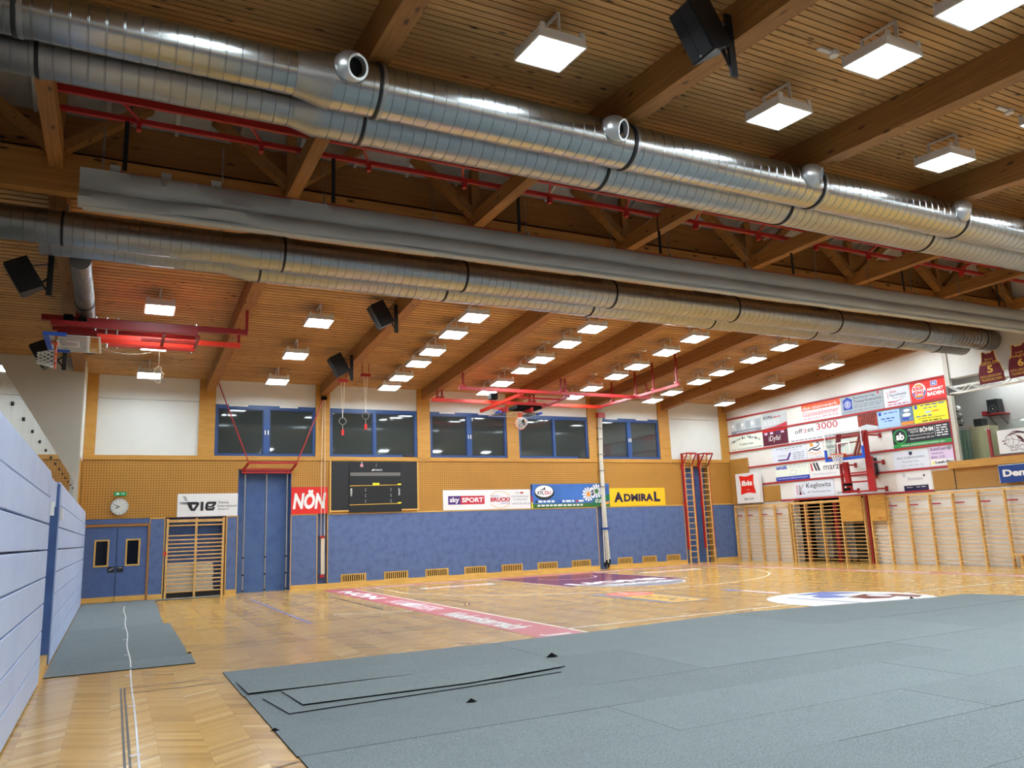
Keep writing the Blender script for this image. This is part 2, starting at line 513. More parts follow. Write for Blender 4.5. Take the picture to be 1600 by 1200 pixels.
o = g.obj('parquet_strips', 'parquet', floor, kind='stuff'); tone(o, [q[4] for q in rest], 5)

# ceiling: boards, beams and the roof-light along the ridge
ceil = bpy.data.objects.new('ceiling', None); C.objects.link(ceil); put(ceil, None, (11, 11, 7.4)); struct(ceil)
def slope(y0, y1, z0, z1, name, mat, t=0.03):
    return G().hexa([(XL,y0,z0),(26,y0,z0),(26,y1,z1),(XL,y1,z1),(XL,y0,z0+t),(26,y0,z0+t),(26,y1,z1+t),(XL,y1,z1+t)]).obj(name, mat, ceil)
slope(12.75, 25.2, zf(12.75)+0.06, zf(25.2)+0.06, 'roof_deck', 'near_black')
slope(YN-0.3, 9.25, zn(YN-0.3)+0.06, zn(9.25)+0.06, 'roof_deck', 'near_black')
def board_row(sign, ys, zfun, w):
    y0 = ys[0]; z0 = zfun(y0); dz = -0.082*w if sign > 0 else 0.082*w
    g = G().hexa([(XL,y0,z0),(XR+0.35,y0,z0),(XR+0.35,y0+w,z0+dz),(XL,y0+w,z0+dz),(XL,y0,z0+.022),(XR+0.35,y0,z0+.022),(XR+0.35,y0+w,z0+dz+.022),(XL,y0+w,z0+dz+.022)])
    first = g.obj('ceiling_board', 'ceiling_board', ceil, origin=(11, y0, z0))
    for y in ys[1:]:
        c = first.copy(); C.objects.link(c); c.location = Vector((11, y, zfun(y)))-WP[ceil.name]
board_row(1, [12.78+0.168*i for i in range(73)], zf, .128)
board_row(-1, [YN+0.108*i for i in range(112)], zn, .088)
def beam(x, y0, y1, zb, zt):
    g = G().hexa([(x-.125,y0,zb(y0)),(x+.125,y0,zb(y0)),(x+.125,y1,zb(y1)),(x-.125,y1,zb(y1)),(x-.125,y0,zt(y0)+.03),(x+.125,y0,zt(y0)+.03),(x+.125,y1,zt(y1)+.03),(x-.125,y1,zt(y1)+.03)])
    return g.obj('beam', 'beam_wood', ceil)
for x in BX:
    beam(x, 12.95, 24.78, bf, zf)
    beam(x, YN+0.02, 9.05, bn, zn)
# ridge zone: two long chords, cross ties, struts, reveal boards and glazing
for y in (9.05, 12.75): bx('chord_beam', XL, XR+0.3, y, y+0.2, 6.80, 7.45, 'chord_wood', ceil)
for x in BX: bx('tie_beam', x-.1, x+.1, 9.25, 12.75, 7.17, 7.45, 'beam_wood', ceil)
for y, s in ((12.95, 1), (9.05, -1)):
    G().hexa([(XL,y,7.40),(XR+.3,y,7.40),(XR+.3,y+.04*s,7.40),(XL,y+.04*s,7.40),(XL,y+.1*s,8.20),(XR+.3,y+.1*s,8.20),(XR+.3,y+.14*s,8.20),(XL,y+.14*s,8.20)]).obj('reveal_board', 'chord_wood', ceil)
for x in BX:
    for y in (12.62, 9.38):
        for dx in (-1.25, 1.25):
            if x+dx < XL or x+dx > XR+0.2: continue
            G().bar((x+0.06*dx, y, 7.42), (x+dx, y, 8.36), 0.14, 0.2, (0, 1, 0)).obj('strut', 'beam_wood', ceil)
        bx('post', x-.08, x+.08, y+.01, y+.13, 7.45, 8.36, 'beam_wood', ceil)
GLZ = [XL+0.2+i*1.0 for i in range(28)]
for s in (1, -1):
    ye, yr = 11.0+2.12*s, 11.0
    ze, zr = 8.19, 9.05
    for i in range(27):
        a, b = GLZ[i]+.03, GLZ[i+1]-.03
        if b > XR+0.4: continue
        G().hexa([(a,ye,ze),(b,ye,ze),(b,yr,zr),(a,yr,zr),(a,ye,ze+.02),(b,ye,ze+.02),(b,yr,zr+.02),(a,yr,zr+.02)]).obj('skylight_pane', 'skylight', ceil)
        G().bar((GLZ[i], ye, ze-.02), (GLZ[i], yr, zr-.02), 0.06, 0.08).obj('glazing_bar', 'lamp_body', ceil)
bx('ridge_bar', XL, XR+0.3, 10.94, 11.06, 8.99, 9.12, 'lamp_body', ceil)

# window wall (at the far end of the camera's view)
wb = bpy.data.objects.new('wall_back', None); C.objects.link(wb); put(wb, None, (11, D+0.3, 0)); struct(wb)
bx('wall_core', -1.0, 26, D+0.36, D+0.6, 0, 7, 'white_wall', wb)
for a, b, m in ((1.31, 2.97, 'blue_deep'), (3.29, 4.83, 'blue_deep'), (20.1, 21.5, 'blue_deep')):
    bx('niche_back', a, b, D+0.30, D+0.36, 0, 3.8 if a > 3 else 2.4, m, wb)
for a, b, z in ((1.29, 1.31, 2.26), (2.95, 2.97, 2.26), (3.275, 3.29, 3.66), (4.83, 4.845, 3.66), (20.085, 20.1, 3.8), (21.5, 21.515, 3.8)):
    bx('niche_cheek', a, b, D+0.001, D+0.35, 0, z, 'blue_deep' if 3 < a < 20 else 'ochre_ply', wb)
for a, b, z in ((1.31, 2.97, 2.28), (3.29, 4.83, 3.66), (20.1, 21.5, 3.8)):
    bx('niche_head', a, b, D+0.004, D+0.35, z, z+.02, 'ochre_ply', wb)
# perforated acoustic panels
for a, b, z0, z1 in ((-0.88, 3.275, 2.27, 3.93), (3.275, 4.845, 3.68, 3.93), (4.845, 20.085, 2.27, 3.93), (20.085, 21.515, 3.82, 3.93), (21.515, XR, 2.27, 3.93)):
    bx('acoustic_panel', a, b, D, D+0.35, z0, z1, 'grid_ochre', wb)
bx('sill_board', -0.88, XR, D-0.03, D+0.35, 3.93, 4.06, 'ochre_ply', wb)
PIL = [(-0.88, -0.60), (2.10, 2.56), (5.58, 6.03), (9.00, 9.46), (12.39, 12.86), (15.82, 16.28), (19.14, 19.66), (22.29, XR)]
for a, b in PIL: bx('pilaster', a, b, D-0.02, D+0.35, 4.06, 6.46, 'ochre_ply', wb)
for i in range(7):
    a, b = PIL[i][1], PIL[i+1][0]
    if i in (0, 6):
        bx('infill_panel', a, b, D+0.04, D+0.35, 4.06, 5.69, 'white_panel', wb)
        bx('infill_panel', a, b, D+0.035, D+0.35, 5.70, 6.46, 'white_panel', wb)
    else:
        bx('infill_panel', a, b, D+0.04, D+0.35, 5.64, 6.46, 'white_panel', wb)
# blue impact panels with their wooden edging
DAD = [(0.92, 1.28), (2.99, 3.27), (4.86, 5.64), (5.99, 16.0), (16.42, 20.07), (21.55, XR)]
for a, b in DAD:
    n = max(1, round((b-a)/2.5)); w = (b-a)/n
    for i in range(n): bx('impact_panel', a+i*w+.002, a+(i+1)*w-.002, D, D+0.30, 0.135, 2.235, 'blue_lino', wb)
    bx('edge_trim', a-.02, b+.02, D-0.012, D+0.30, 2.237, 2.268, 'kick_wood', wb)
    for x in (a-.022, b): bx('edge_trim', x, x+.022, D-0.012, D+0.30, 0.0, 2.236, 'kick_wood', wb)
for a, b in ((5.66, 5.965), (16.022, 16.396)): bx('groove_back', a, b, D+0.10, D+0.30, 0, 2.262, 'blue_door', wb)
bx('panel_over_door', -0.88, 0.92, D+0.01, D+0.30, 2.13, 2.262, 'blue_door', wb)
bb = bpy.data.objects.new('baseboard_back', None); C.objects.link(bb); put(bb, None, (11, D, 0)); struct(bb)
for a, b in DAD:
    n = max(1, round((b-a)/2.8)); w = (b-a)/n
    for i in range(n): bx('skirting_board', a+i*w+.002, a+(i+1)*w-.002, D-0.03, D+0.01, 0.0, 0.135, 'kick_wood', bb)
bx('skirting_board', 5.64, 5.99, D-0.028, D+0.01, 0.0, 0.132, 'kick_wood', bb)
# windows
def window(i, a, b, handles):
    r = bpy.data.objects.new('window_%d' % i, None); C.objects.link(r); put(r, None, ((a+b)/2, D, 4.06)); struct(r)
    m = (a+b)/2; y0, y1 = D+0.02, D+0.14
    z0, z1 = 4.065, 5.635
    bx('frame_rail', a+.002, b-.002, y0, y1, z0, z0+.06, 'blue_frame', r)
    bx('frame_rail', a+.002, b-.002, y0, y1, z1-.12, z1, 'blue_frame', r)
    for x in (a+.002, b-.082): bx('frame_stile', x, x+.08, y0, y1, z0+.06, z1-.12, 'blue_frame', r)
    bx('mullion', m-.09 if handles else m-.05, m+.09 if handles else m+.05, y0-.01, y1, z0+.06, z1-.12, 'blue_frame', r)
    e = .09 if handles else .05
    for p, q in ((a+.082, m-e), (m+e, b-.082)):
        pane = bx('pane', p, q, y0+.05, y0+.07, z0+.06, z1-.12, 'night_glass', r)
        for u, v, zz, ww in ((p, p+.03, z0+.06, z1-.12), (q-.03, q, z0+.06, z1-.12)): bx('glazing_bead', u, v, y0+.03, y0+.05, zz, ww, 'blue_frame_dark', pane)
        for zz in (z0+.06, z1-.15): bx('glazing_bead', p+.03, q-.03, y0+.03, y0+.05, zz, zz+.03, 'blue_frame_dark', pane)
    if handles:
        for s in (-1, 1): bx('handle', m+s*.045-.016, m+s*.045+.016, y0-.05, y0-.01, 4.72, 4.86, 'hook_white', r)
        for c in (a+(b-a)*.22, b-(b-a)*.28): bx('vent_flap', c-.28, c+.28, y0-.03, y0, z1-.05, z1-.005, 'hook_white', r)
for i in range(5): window(i+1, PIL[i+1][1], PIL[i+2][0], i in (0, 2, 4))

# right wall
wr = bpy.data.objects.new('wall_right', None); C.objects.link(wr); put(wr, None, (XR+.2, 11, 0)); struct(wr)
for y0, y1, z0, z1, th_ in ((21.62, D+.5, 0, 2.24, .3), (YN, 18.18, 0, 2.24, .3), (YN, D+.5, 2.24, 3.09, .3), (15.0, D+.5, 3.09, 7.6, .1), (YN, 14.88, 5.60, 8.4, .3), (14.88, 15.0, 7.0, 8.4, .1)):
    bx('wall_part', XR, XR+th_, y0, y1, z0, z1, 'white_wall', wr)
bx('wall_pier', XR-.06, XR+.06, 14.86, 15.0, 3.09, 7.2, 'grey_wall', wr)
for x_ in (XL, XR+.3): bx('lantern_end', x_-.2, x_, 9.0, 13.1, 7.0, 9.3, 'white_wall', ceil)
bx('gallery_floor', XR+.3, 26, YN, 17.2, 2.85, 3.05, 'store_grey', wr)
bx('gallery_back', 24.45, 24.6, YN, 17.2, 3.05, 6.2, 'gallery_wall', wr)
bx('gallery_end', XR+.1, 24.6, 17.0, 17.2, 3.05, 6.2, 'gallery_wall', wr)
bx('gallery_ceiling', XR+.3, 24.6, YN, 17.2, 5.9, 6.0, 'gallery_wall', wr)
bx('acoustic_panel', XR-.025, XR-.001, YN, 15.86, 2.25, 2.86, 'groove_ochre', wr)
bx('gallery_sill', XR-.16, XR+.06, YN, 15.22, 2.86, 3.08, 'ochre_ply', wr)
bx('cable_duct', XR-.035, XR-.024, 15.12, 15.14, 2.25, 2.86, 'black_steel', wr)
bx('acoustic_panel', XR-.08, XR-.001, 23.75, D-.022, 2.20, 4.05, 'groove_ochre', wr)
bx('acoustic_panel', XR-.04, XR-.001, 22.2, 23.745, 2.25, 2.85, 'groove_ochre', wr)
# store room behind the wall bars
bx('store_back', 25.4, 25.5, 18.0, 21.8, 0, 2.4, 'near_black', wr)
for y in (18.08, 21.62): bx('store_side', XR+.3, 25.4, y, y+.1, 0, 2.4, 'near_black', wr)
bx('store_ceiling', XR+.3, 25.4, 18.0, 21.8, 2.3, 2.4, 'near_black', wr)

# left side: pier, gallery behind the bleachers, wall behind the camera
wl = bpy.data.objects.new('wall_left', None); C.objects.link(wl); put(wl, None, (-1, 11, 0)); struct(wl)
bx('pier_front', XL, -0.905, 23.35, 23.5, 0, 6.6, 'grey_wall', wl)
bx('pier_side', -1.0, -0.885, 23.5, D+.3, 3.86, 6.55, 'white_wall', wl)
bx('pier_side', -1.0, -0.895, 23.5, D+.3, 0, 3.86, 'grid_ochre', wl)
bx('gallery_back', XL-.2, XL, YN, 23.35, 0, 8.0, 'grey_wall', wl)
bx('gallery_floor', XL, -1.06, YN, 23.35, 2.2, 2.38, 'store_grey', wl)
bx('gallery_wall', -1.3, -1.06, YN, 10.9, 0, 2.2, 'grey_wall', wl)
bx('gallery_wall', -1.3, -1.06, 12.6, 23.35, 0, 2.2, 'grey_wall', wl)
wn = bpy.data.objects.new('wall_front', None); C.objects.link(wn); put(wn, None, (11, YN, 0)); struct(wn)
bx('wall_core', XL, 26, YN-.3, YN-.05, 0, 8, 'white_wall', wn)
bx('acoustic_panel', XL, XR, YN-.05, YN, 2.27, 4.0, 'grid_ochre', wn)
bx('impact_panel', XL, XR, YN-.05, YN+.01, 0, 2.25, 'blue_lino', wn)

# double door
dr = bpy.data.objects.new('door_1', None); C.objects.link(dr); put(dr, None, (0.09, D, 0)); struct(dr)
bx('door_frame', -0.72, 0.92, D-0.03, D+0.12, 2.05, 2.12, 'beam_wood', dr)
bx('door_frame', 0.86, 0.918, D-0.03, D+0.12, 0, 2.05, 'beam_wood', dr)
bx('door_frame', -0.78, -0.72, D-0.03, D+0.12, 0, 2.12, 'beam_wood', dr)
for a, b, w0, w1 in ((-0.715, 0.08, -0.44, -0.13), (0.095, 0.855, 0.34, 0.65)):
    leaf = G()
    z0, z1 = .99, 1.67
    for q in ((a, w0, .15, 2.045), (w1, b, .15, 2.045), (w0, w1, .15, z0), (w0, w1, z1, 2.045)): leaf.box(q[0], q[1], D+.0, D+.06, q[2], q[3])
    lf = leaf.obj('door_leaf', 'blue_door', dr)
    bx('kick_plate', a, b, D-.008, D+.06, 0.01, .148, 'kick_wood', lf)
    bx('vision_pane', w0, w1, D+.02, D+.04, z0, z1, 'black_glass', lf)
    f = G()
    for q in ((w0-.03, w0+.012, z0-.03, z1+.03), (w1-.012, w1+.03, z0-.03, z1+.03), (w0+.012, w1-.012, z0-.03, z0+.012), (w0+.012, w1-.012, z1-.012, z1+.03)): f.box(q[0], q[1], D-.014, D+.001, q[2], q[3])
    f.obj('pane_trim', 'kick_wood', lf)
    hx = (-0.12, 0.06) if a < 0 else (.11, .28)
    pl = bx('handle_plate', hx[0], hx[1], D-.012, D, .80, .96, 'black_steel', lf)
    if a < 0: G().bar((hx[0]+.04, D-.04, .86), (hx[1]-.03, D-.04, .92), .03, .03).obj('lever', 'steel', lf)
    else: G().bar((hx[0]+.03, D-.04, .92), (hx[1]-.03, D-.04, .92), .03, .03).obj('lever', 'steel', lf)
# ------------------------------------------------------------------ ventilation ducts
def ribbed(x0, x1, y, z, r, pitch=0.155, n=36):
    prof = []; x = x0
    while x < x1-0.05:
        w = min(pitch, x1-x)
        prof += [(x, r), (x+w-.018, r), (x+w-.014, r-.008), (x+w-.006, r-.008)]; x += w
    prof.append((x1, r))
    return G().lathe(prof, (0, y, z), (1, 0, 0), n, cap=True)
def collar(x, y, z, r): return G().lathe([(x-.02, r), (x-.02, r+.007), (x-.007, r+.007), (x-.005, r+.013), (x+.005, r+.013), (x+.007, r+.007), (x+.02, r+.007), (x+.02, r)], (0, y, z), (1, 0, 0), 36)
def strap_ring(x, y, z, r, zt): # steel band with its hanger rod
    g = G().lathe([(x-.02, r+.003), (x-.02, r+.009), (x+.02, r+.009), (x+.02, r+.003)], (0, y, z), (1, 0, 0), 36)
    return g.cyl((x, y, z+r), (x, y, zt), .012, n=8)
def duct(label, y, z, r1, r2, xa, xr0, xr1, xe, cols, mat='galvanised', nozzle=None, capend=False):
    t = thing('ventilation_duct', label, 'duct', ((xa+xe)/2, y, z-r2))
    edges = [xa]+[c for c in cols if c < xr0]+[xr0]
    for a, b in zip(edges[:-1], edges[1:]): ribbed(a, b, y, z, r1).obj('duct_section', mat, t, smooth=35)
    G().lathe([(xr0-.03, r1+.008), (xr0, r1+.008), (xr1, r2+.008), (xr1+.03, r2+.008)], (0, y, z), (1, 0, 0), 36).obj('reducer', 'galvanised_matt', t, smooth=35)
    edges = [xr1]+[c for c in cols if c > xr1]+[xe]
    for i, (a, b) in enumerate(zip(edges[:-1], edges[1:])): ribbed(a, b, y, z, r2).obj('duct_section', 'duct_end' if capend and i == len(edges)-2 else mat, t, smooth=35)
    for c in cols:
        r = r1 if c < xr0 else r2
        collar(c, y, z, r).obj('collar', 'black_steel' if c > xa+.5 else 'steel', t, smooth=35)
        zt = (bn(y) if y < 11 else bf(y))
        strap_ring(c+.05, y, z, r, zt).obj('hanger', 'steel', t, smooth=35)
    for i, nx in enumerate(nozzle or []):
        o = Vector((nx, y-.27, z+.045)); aim = Vector((0.35+.12*i, -.84, -.30)).normalized()
        R = .185
        stub = G().cyl(o+Vector((0, .16, -.03)), o, .16, n=24).obj('nozzle_neck', 'galvanised_matt', t, smooth=35)
        prof = []
        for k in range(0, 13):
            a = PI*(k/16.0); prof.append((-R*math.cos(a), R*math.sin(a)))
        prof[0] = (-R, 0.001)
        ball = G().lathe(prof, o, aim, 28)
        b = ball.obj('jet_nozzle', 'aluminium', t, smooth=40)
        e = prof[-1]
        G().lathe([(e[0]-.012, e[1]-.004), (e[0]+.012, e[1]+.006), (e[0]+.012, e[1]-.02), (e[0]-.05, e[1]-.03)], o, aim, 28).obj('nozzle_rim', 'aluminium', b, smooth=30)
        G().lathe([(e[0]-.05, e[1]-.02), (e[0]-.051, .001)], o, aim, 28).obj('nozzle_mouth', 'near_black', b)
        G().lathe([(-.01, R+.012), (0.01, R+.012), (.01, R-.01)], o, Vector((0, -1, .1)), 28).obj('ball_seat', 'galvanised_matt', b, smooth=30)
    return t
XC = [2.40, 5.83, 9.28, 12.70, 16.08, 19.43]
duct('galvanised spiral duct with round jet nozzles, front one of the near pair', 7.87, 6.52, .23, .30, XL+.05, 1.53, 1.86, XR-.05, [-1.07]+XC, nozzle=[2.05, 5.50, 9.03, 12.55, 15.9, 19.3])
duct('galvanised spiral duct tucked behind the nozzle duct, above the red rails', 8.50, 6.50, .24, .30, XL+.05, 1.62, 1.86, XR-.05, [-.93]+XC, mat='galvanised_matt')
duct('galvanised spiral duct just beyond the rolled curtain, upper of the far pair', 13.38, 6.45, .265, .30, XL+.05, 1.62, 1.86, XR-.12, [-.95]+XC+[22.0], mat='galvanised_matt', capend=True)
duct('galvanised spiral duct of the far pair, the one nearest the window wall', 14.02, 6.43, .22, .30, -1.3, 1.55, 1.95, XR-.5, [2.1]+[x-.15 for x in XC[1:]]+[20.9], mat='galvanised_matt', capend=True)
# short branch duct running to the windows on the left
t = thing('branch_duct', 'dull brownish duct running beside the leftmost roof beam towards the pier', 'duct', (-.74, 17.5, 6.1))
prof = []; yy = 14.32
while yy < 20.9:
    prof += [(yy, .165), (yy+.144, .165), (yy+.146, .169), (yy+.154, .169)]; yy += .155
G().lathe(prof, (-.735, 0, 6.27), (0, 1, 0), 28, cap=True).obj('duct_section', 'duct_end', t, smooth=35)
for y in (16.9, 20.9): G().lathe([(y-.03, .166), (y-.03, .178), (y+.03, .178), (y+.03, .166)], (-.735, 0, 6.27), (0, 1, 0), 28).obj('collar', 'black_steel', t, smooth=35)
for y in (14.6, 16.2): G().hexa([(-.80, y, 6.108), (-.73, y, 6.100), (-.73, y+.42, 6.100), (-.80, y+.42, 6.108), (-.80, y, 6.13), (-.73, y, 6.13), (-.73, y+.42, 6.13), (-.80, y+.42, 6.13)]).obj('grille', 'store_grey', t)
for y in (15.4, 19.0): G().cyl((-.735, y, 6.43), (-.735, y, zf(y)), .012, n=8).obj('hanger', 'steel', t)

# ------------------------------------------------------------------ rolled-up dividing curtain and its rails
t = thing('curtain_rail', 'pair of long red steel rails above the rolled grey curtain', 'rail', (11, 11.2, 7.45))
for y, h in ((10.95, .10), (11.46, .07)): bx('rail', -1.15, XR-.05, y-.03, y+.03, 7.452, 7.452+h, 'red_steel', t)
for i in range(14):
    x = -.2+i*1.68
    G().bar((x, 10.98, 7.50), (x+.22, 11.43, 7.50), .03, .04).obj('brace', 'red_steel', t)
    G().box(x+.2, x+.26, 11.38, 11.48, 7.33, 7.452).obj('pulley', 'red_steel', t)
t = thing('divider_curtain', 'rolled-up grey dividing curtain hanging across the whole hall', 'curtain', (11, 11.4, 6.05))
prof = [(.10, 6.62), (.02, 6.645), (-.05, 6.62), (-.085, 6.50), (-.07, 6.385), (-.025, 6.355), (-.03, 6.33), (-.09, 6.29), (-.105, 6.20), (-.08, 6.125), (-.02, 6.09), (.08, 6.09), (.16, 6.15), (.16, 6.5)]
g = G(); nx = 220; X0, X1 = -.655, XR-.04; m = len(prof)
for i in range(nx+1):
    f = i/nx; x = X0+(X1-X0)*f**1.35
    e = max(0.0, 1-(x-X0)/5.5)                                    # loose folds at the left end
    for j, (dy, z) in enumerate(prof):
        w = e*(.05*math.sin(2.1*(x-X0)+z*9)+.035*math.sin(4.3*x-z*14))
        sag = .012*math.sin(x*1.9)+.006*math.sin(x*5.1+j)
        g.v.append(Vector((x, 11.4+dy+w*(1 if 2 <= j <= 10 else .3)-e*.03, z+sag*.4-e*.05*max(0, math.sin((z-6.05)*5))+w*.25)))
for i in range(nx):
    for j in range(m-1): g.f.append((i*m+j, i*m+j+1, (i+1)*m+j+1, (i+1)*m+j))
g.f.append(tuple(range(m))[::-1])
fab = g.obj('fabric', 'curtain_grey', t, smooth=60)
bx('hem', X0+.05, X1, 11.34, 11.50, 6.055, 6.092, 'curtain_hem', t)
bx('top_bar', X0+.4, X1, 11.42, 11.49, 6.635, 6.665, 'red_steel', t)
for i, x in enumerate([-.39, 1.17, 2.67, 4.49, 6.23, 8.03, 9.37, 11.36, 13.37, 15.03, 16.5, 18.29, 20.1]):
    if i < 2:
        g = G(); z = 6.66; k = 0
        while z < 7.28:
            pts = [(x+(.016*math.cos(a) if k % 2 else 0), 11.43+(0 if k % 2 else .016*math.cos(a)), z+.03+.028*math.sin(a)) for a in [2*PI*q/8 for q in range(8)]]
            g.tube(pts, .006, 5, closed=True); z += .042; k += 1
        g.obj('chain', 'chain_steel', t)
    else:
        for dx in (-.035, .045):
            G().cyl((x+dx*.3, 11.43, 6.66), (x+dx, 11.43, 7.33), .0055, n=5).obj('cable', 'chain_steel', t)
        bx('cable_hook', x-.015, x+.015, 11.34, 11.37, 6.56, 6.68, 'steel', t)
for x in [-.12, 2.82, 6.11, 9.19, 12.71, 16.27, 19.9]: bx('strap', x-.03, x+.03, 11.445, 11.455, 6.70, 7.451, 'black_strap', t)
for x in (-.3, .35, 1.02): bx('tie_tape', x, x+.13, 11.40, 11.43, 6.65, 6.74, 'curtain_hem', t)

# ------------------------------------------------------------------ ceiling lamps
ROWX = [0.65, 4.10, 7.57, 10.98, 14.40, 17.83, 21.30]
FAR3 = [23.30, 20.68, 18.00, 15.30]
FAR6 = [23.35, 22.20, 20.68, 19.53, 18.03, 16.72, 15.30]
NEAR3 = [6.78, 3.95, 1.3, -1.3]
NEAR6 = [6.78, 5.22, 4.08, 2.5, 1.3, -.2, -1.35]
def make_lamp(loc, sl):
    x, y, z = loc
    t = thing('ceiling_lamp', 'x', 'lamp', (x, y, z), 'square ceiling lamps between the beams')
    tz = sl*0.30
    def P(dx, dy, dz): return Vector((x+dx, y+dy, z+dz+sl*dy))
    q = lambda w, d0, d1: [P(-w, -w, d0), P(w, -w, d0), P(w, w, d0), P(-w, w, d0), P(-w, -w, d1), P(w, -w, d1), P(w, w, d1), P(-w, w, d1)]
    hs = G().hexa(q(.295, .012, .10)); hs.obj('housing', 'lamp_body', t)
    G().hexa(q(.27, -.006, .0115)).obj('diffuser', 'lamp_light', t)
    g = G()
    for s in (-1, 1):
        g.bar(P(s*.296, -.296, -.004), P(s*.296, .296, -.004), .022, .03)
        g.bar(P(-.285, s*.296, -.004), P(.285, s*.296, -.004), .022, .03, (0, 0, 1))
    g.obj('frame', 'lamp_body', t)
    for sx in (-1, 1):
        for sy in (-1, 1): G().box(x+sx*.25-.03, x+sx*.25+.03, y+sy*.29-.015, y+sy*.29+.015, z+.08+sl*sy*.29, z+.15+sl*sy*.29).obj('corner_lug', 'lamp_body', t)
    g = G()
    g.bar(P(0, -.22, .10), P(0, -.22, .36), .04, .02); g.bar(P(0, .22, .10), P(0, .22, .36), .04, .02); g.bar(P(0, -.23, .37), P(0, .23, .37), .04, .02)
    g.obj('bracket', 'lamp_body', t)
    return t
lampF = lampN = None
ROWN = ['leftmost row', 'second row from left', 'third row from left', 'middle row', 'third row from right', 'second row from right', 'rightmost row']
for i, x in enumerate(ROWX):
    for k, y in enumerate(FAR3 if i in (0, 1, 6) else FAR6):
        lab = 'white square lamp, %s from the windows, %s' % (ORD[k], ROWN[i])
        loc = (x, y, zf(y)-.38)
        if lampF is None: lampF = make_lamp(loc, -.082); lampF['label'] = lab
        else: dup(lampF, loc, lab)
    for k, y in enumerate(NEAR3 if i in (0, 1, 6) else NEAR6):
        lab = 'white square lamp on near slope, %s from the ducts, %s' % (ORD[k], ROWN[i])
        loc = (x, y, zn(y)-.38)
        if lampN is None: lampN = make_lamp(loc, .082); lampN['label'] = lab
        else: dup(lampN, loc, lab)
# smoke detectors
def detector(x, y, z, lab):
    t = thing('smoke_detector', lab, 'smoke detector', (x, y, z-.03), 'smoke detectors on the ceiling boards')
    G().cyl((x, y, z-.05), (x, y, z), .055, .07, n=16).obj('sensor_head', 'lamp_body', t, smooth=40)
    bx('base_strip', x-.26, x-.02, y-.03, y+.03, z-.025, z, 'lamp_body', t)
for x, y, w in ((7.5, 5.78, 'near roof slope beside the middle lamp'), (10.95, 5.75, 'near roof slope at the right edge')): detector(x, y, zn(y), 'small white smoke detector on the '+w)
for i, x in ((2, 7.51), (3, 10.97), (4, 14.37), (5, 17.78)): detector(x, 19.03, zf(19.03), 'small white smoke detector far from the windows, %s of lamps' % ROWN[i])
for i, x in ((3, 10.97), (4, 14.30), (5, 17.80)): detector(x, 21.72, zf(21.72), 'small white smoke detector close to the windows, %s of lamps' % ROWN[i])

# ------------------------------------------------------------------ loudspeakers on the beams
def speaker(label, c, aim, roll, size, bracket, blue=True):
    w, dp, h = size
    c = Vector(c); f = Vector(aim).normalized(); r = f.cross(Vector((0, 0, 1))).normalized(); u = r.cross(f).normalized()
    rr = math.cos(roll)*r+math.sin(roll)*u; uu = math.cos(roll)*u-math.sin(roll)*r
    P = lambda a, b, d: c+rr*a+uu*b+f*d
    t = thing('loudspeaker', label, 'loudspeaker', c-Vector((0, 0, h/2)), 'black loudspeakers on the roof beams')
    wb_ = w*.62
    G().hexa([P(-wb_/2, -h/2, -dp/2), P(wb_/2, -h/2, -dp/2), P(w/2, -h/2, dp/2), P(-w/2, -h/2, dp/2), P(-wb_/2, h/2, -dp/2), P(wb_/2, h/2, -dp/2), P(w/2, h/2, dp/2), P(-w/2, h/2, dp/2)]).obj('cabinet', 'black_steel', t)
    gr = G().hexa([P(-w*.47, -h*.47, dp/2+.001), P(w*.47, -h*.47, dp/2+.001), P(w*.47, -h*.47, dp/2+.014), P(-w*.47, -h*.47, dp/2+.014), P(-w*.47, h*.47, dp/2+.001), P(w*.47, h*.47, dp/2+.001), P(w*.47, h*.47, dp/2+.014), P(-w*.47, h*.47, dp/2+.014)]).obj('grille', 'black_grille', t)
    g = G(); nb = 26
    for i in range(nb):
        b = -h*.44+h*.88*i/(nb-1)
        for a0, a1 in ((-w*.45, -.02), (.02, w*.45)): g.hexa([P(a0, b, dp/2+.014), P(a1, b, dp/2+.014), P(a1, b, dp/2+.02), P(a0, b, dp/2+.02), P(a0, b+.012, dp/2+.014), P(a1, b+.012, dp/2+.014), P(a1, b+.012, dp/2+.02), P(a0, b+.012, dp/2+.02)])
    g.obj('grille_ribs', 'black_steel', gr, kind='stuff')
    G().hexa([P(.0, -h*.46, dp/2+.015), P(.03, -h*.46, dp/2+.015), P(.03, -h*.46, dp/2+.022), P(.0, -h*.46, dp/2+.022), P(.0, -h*.42, dp/2+.015), P(.03, -h*.42, dp/2+.015), P(.03, -h*.42, dp/2+.022), P(.0, -h*.42, dp/2+.022)]).obj('badge', 'steel', gr)
    (bt, bb_) = bracket; bt = Vector(bt); bb_ = Vector(bb_)
    G().bar(bt, bb_, .09, .03, (0, 1, 0)).obj('bracket_post', 'black_steel', t)
    m = bt.lerp(bb_, .55); tip = P(0, -h*.40, -dp*.15)
    G().bar(m, tip, .04, .03).obj('bracket_arm', 'black_steel', t)
    G().bar(bt.lerp(bb_, .95), m.lerp(tip, .6), .04, .03).obj('bracket_brace', 'black_steel', t)
    G().bar(P(0, h*.2, -dp/2), bt.lerp(bb_, .2), .035, .01).obj('safety_strap', 'sign_navy' if blue else 'black_steel', t)
    return t
SZ = (.34, .36, .58)
speaker('large black loudspeaker on the near beam above the nozzle duct, nearest the camera', (5.35, 5.68, 6.73), (-.87, 0, -.5), 0, SZ, ((5.66, 5.62, 6.95), (5.66, 5.60, 6.20)))
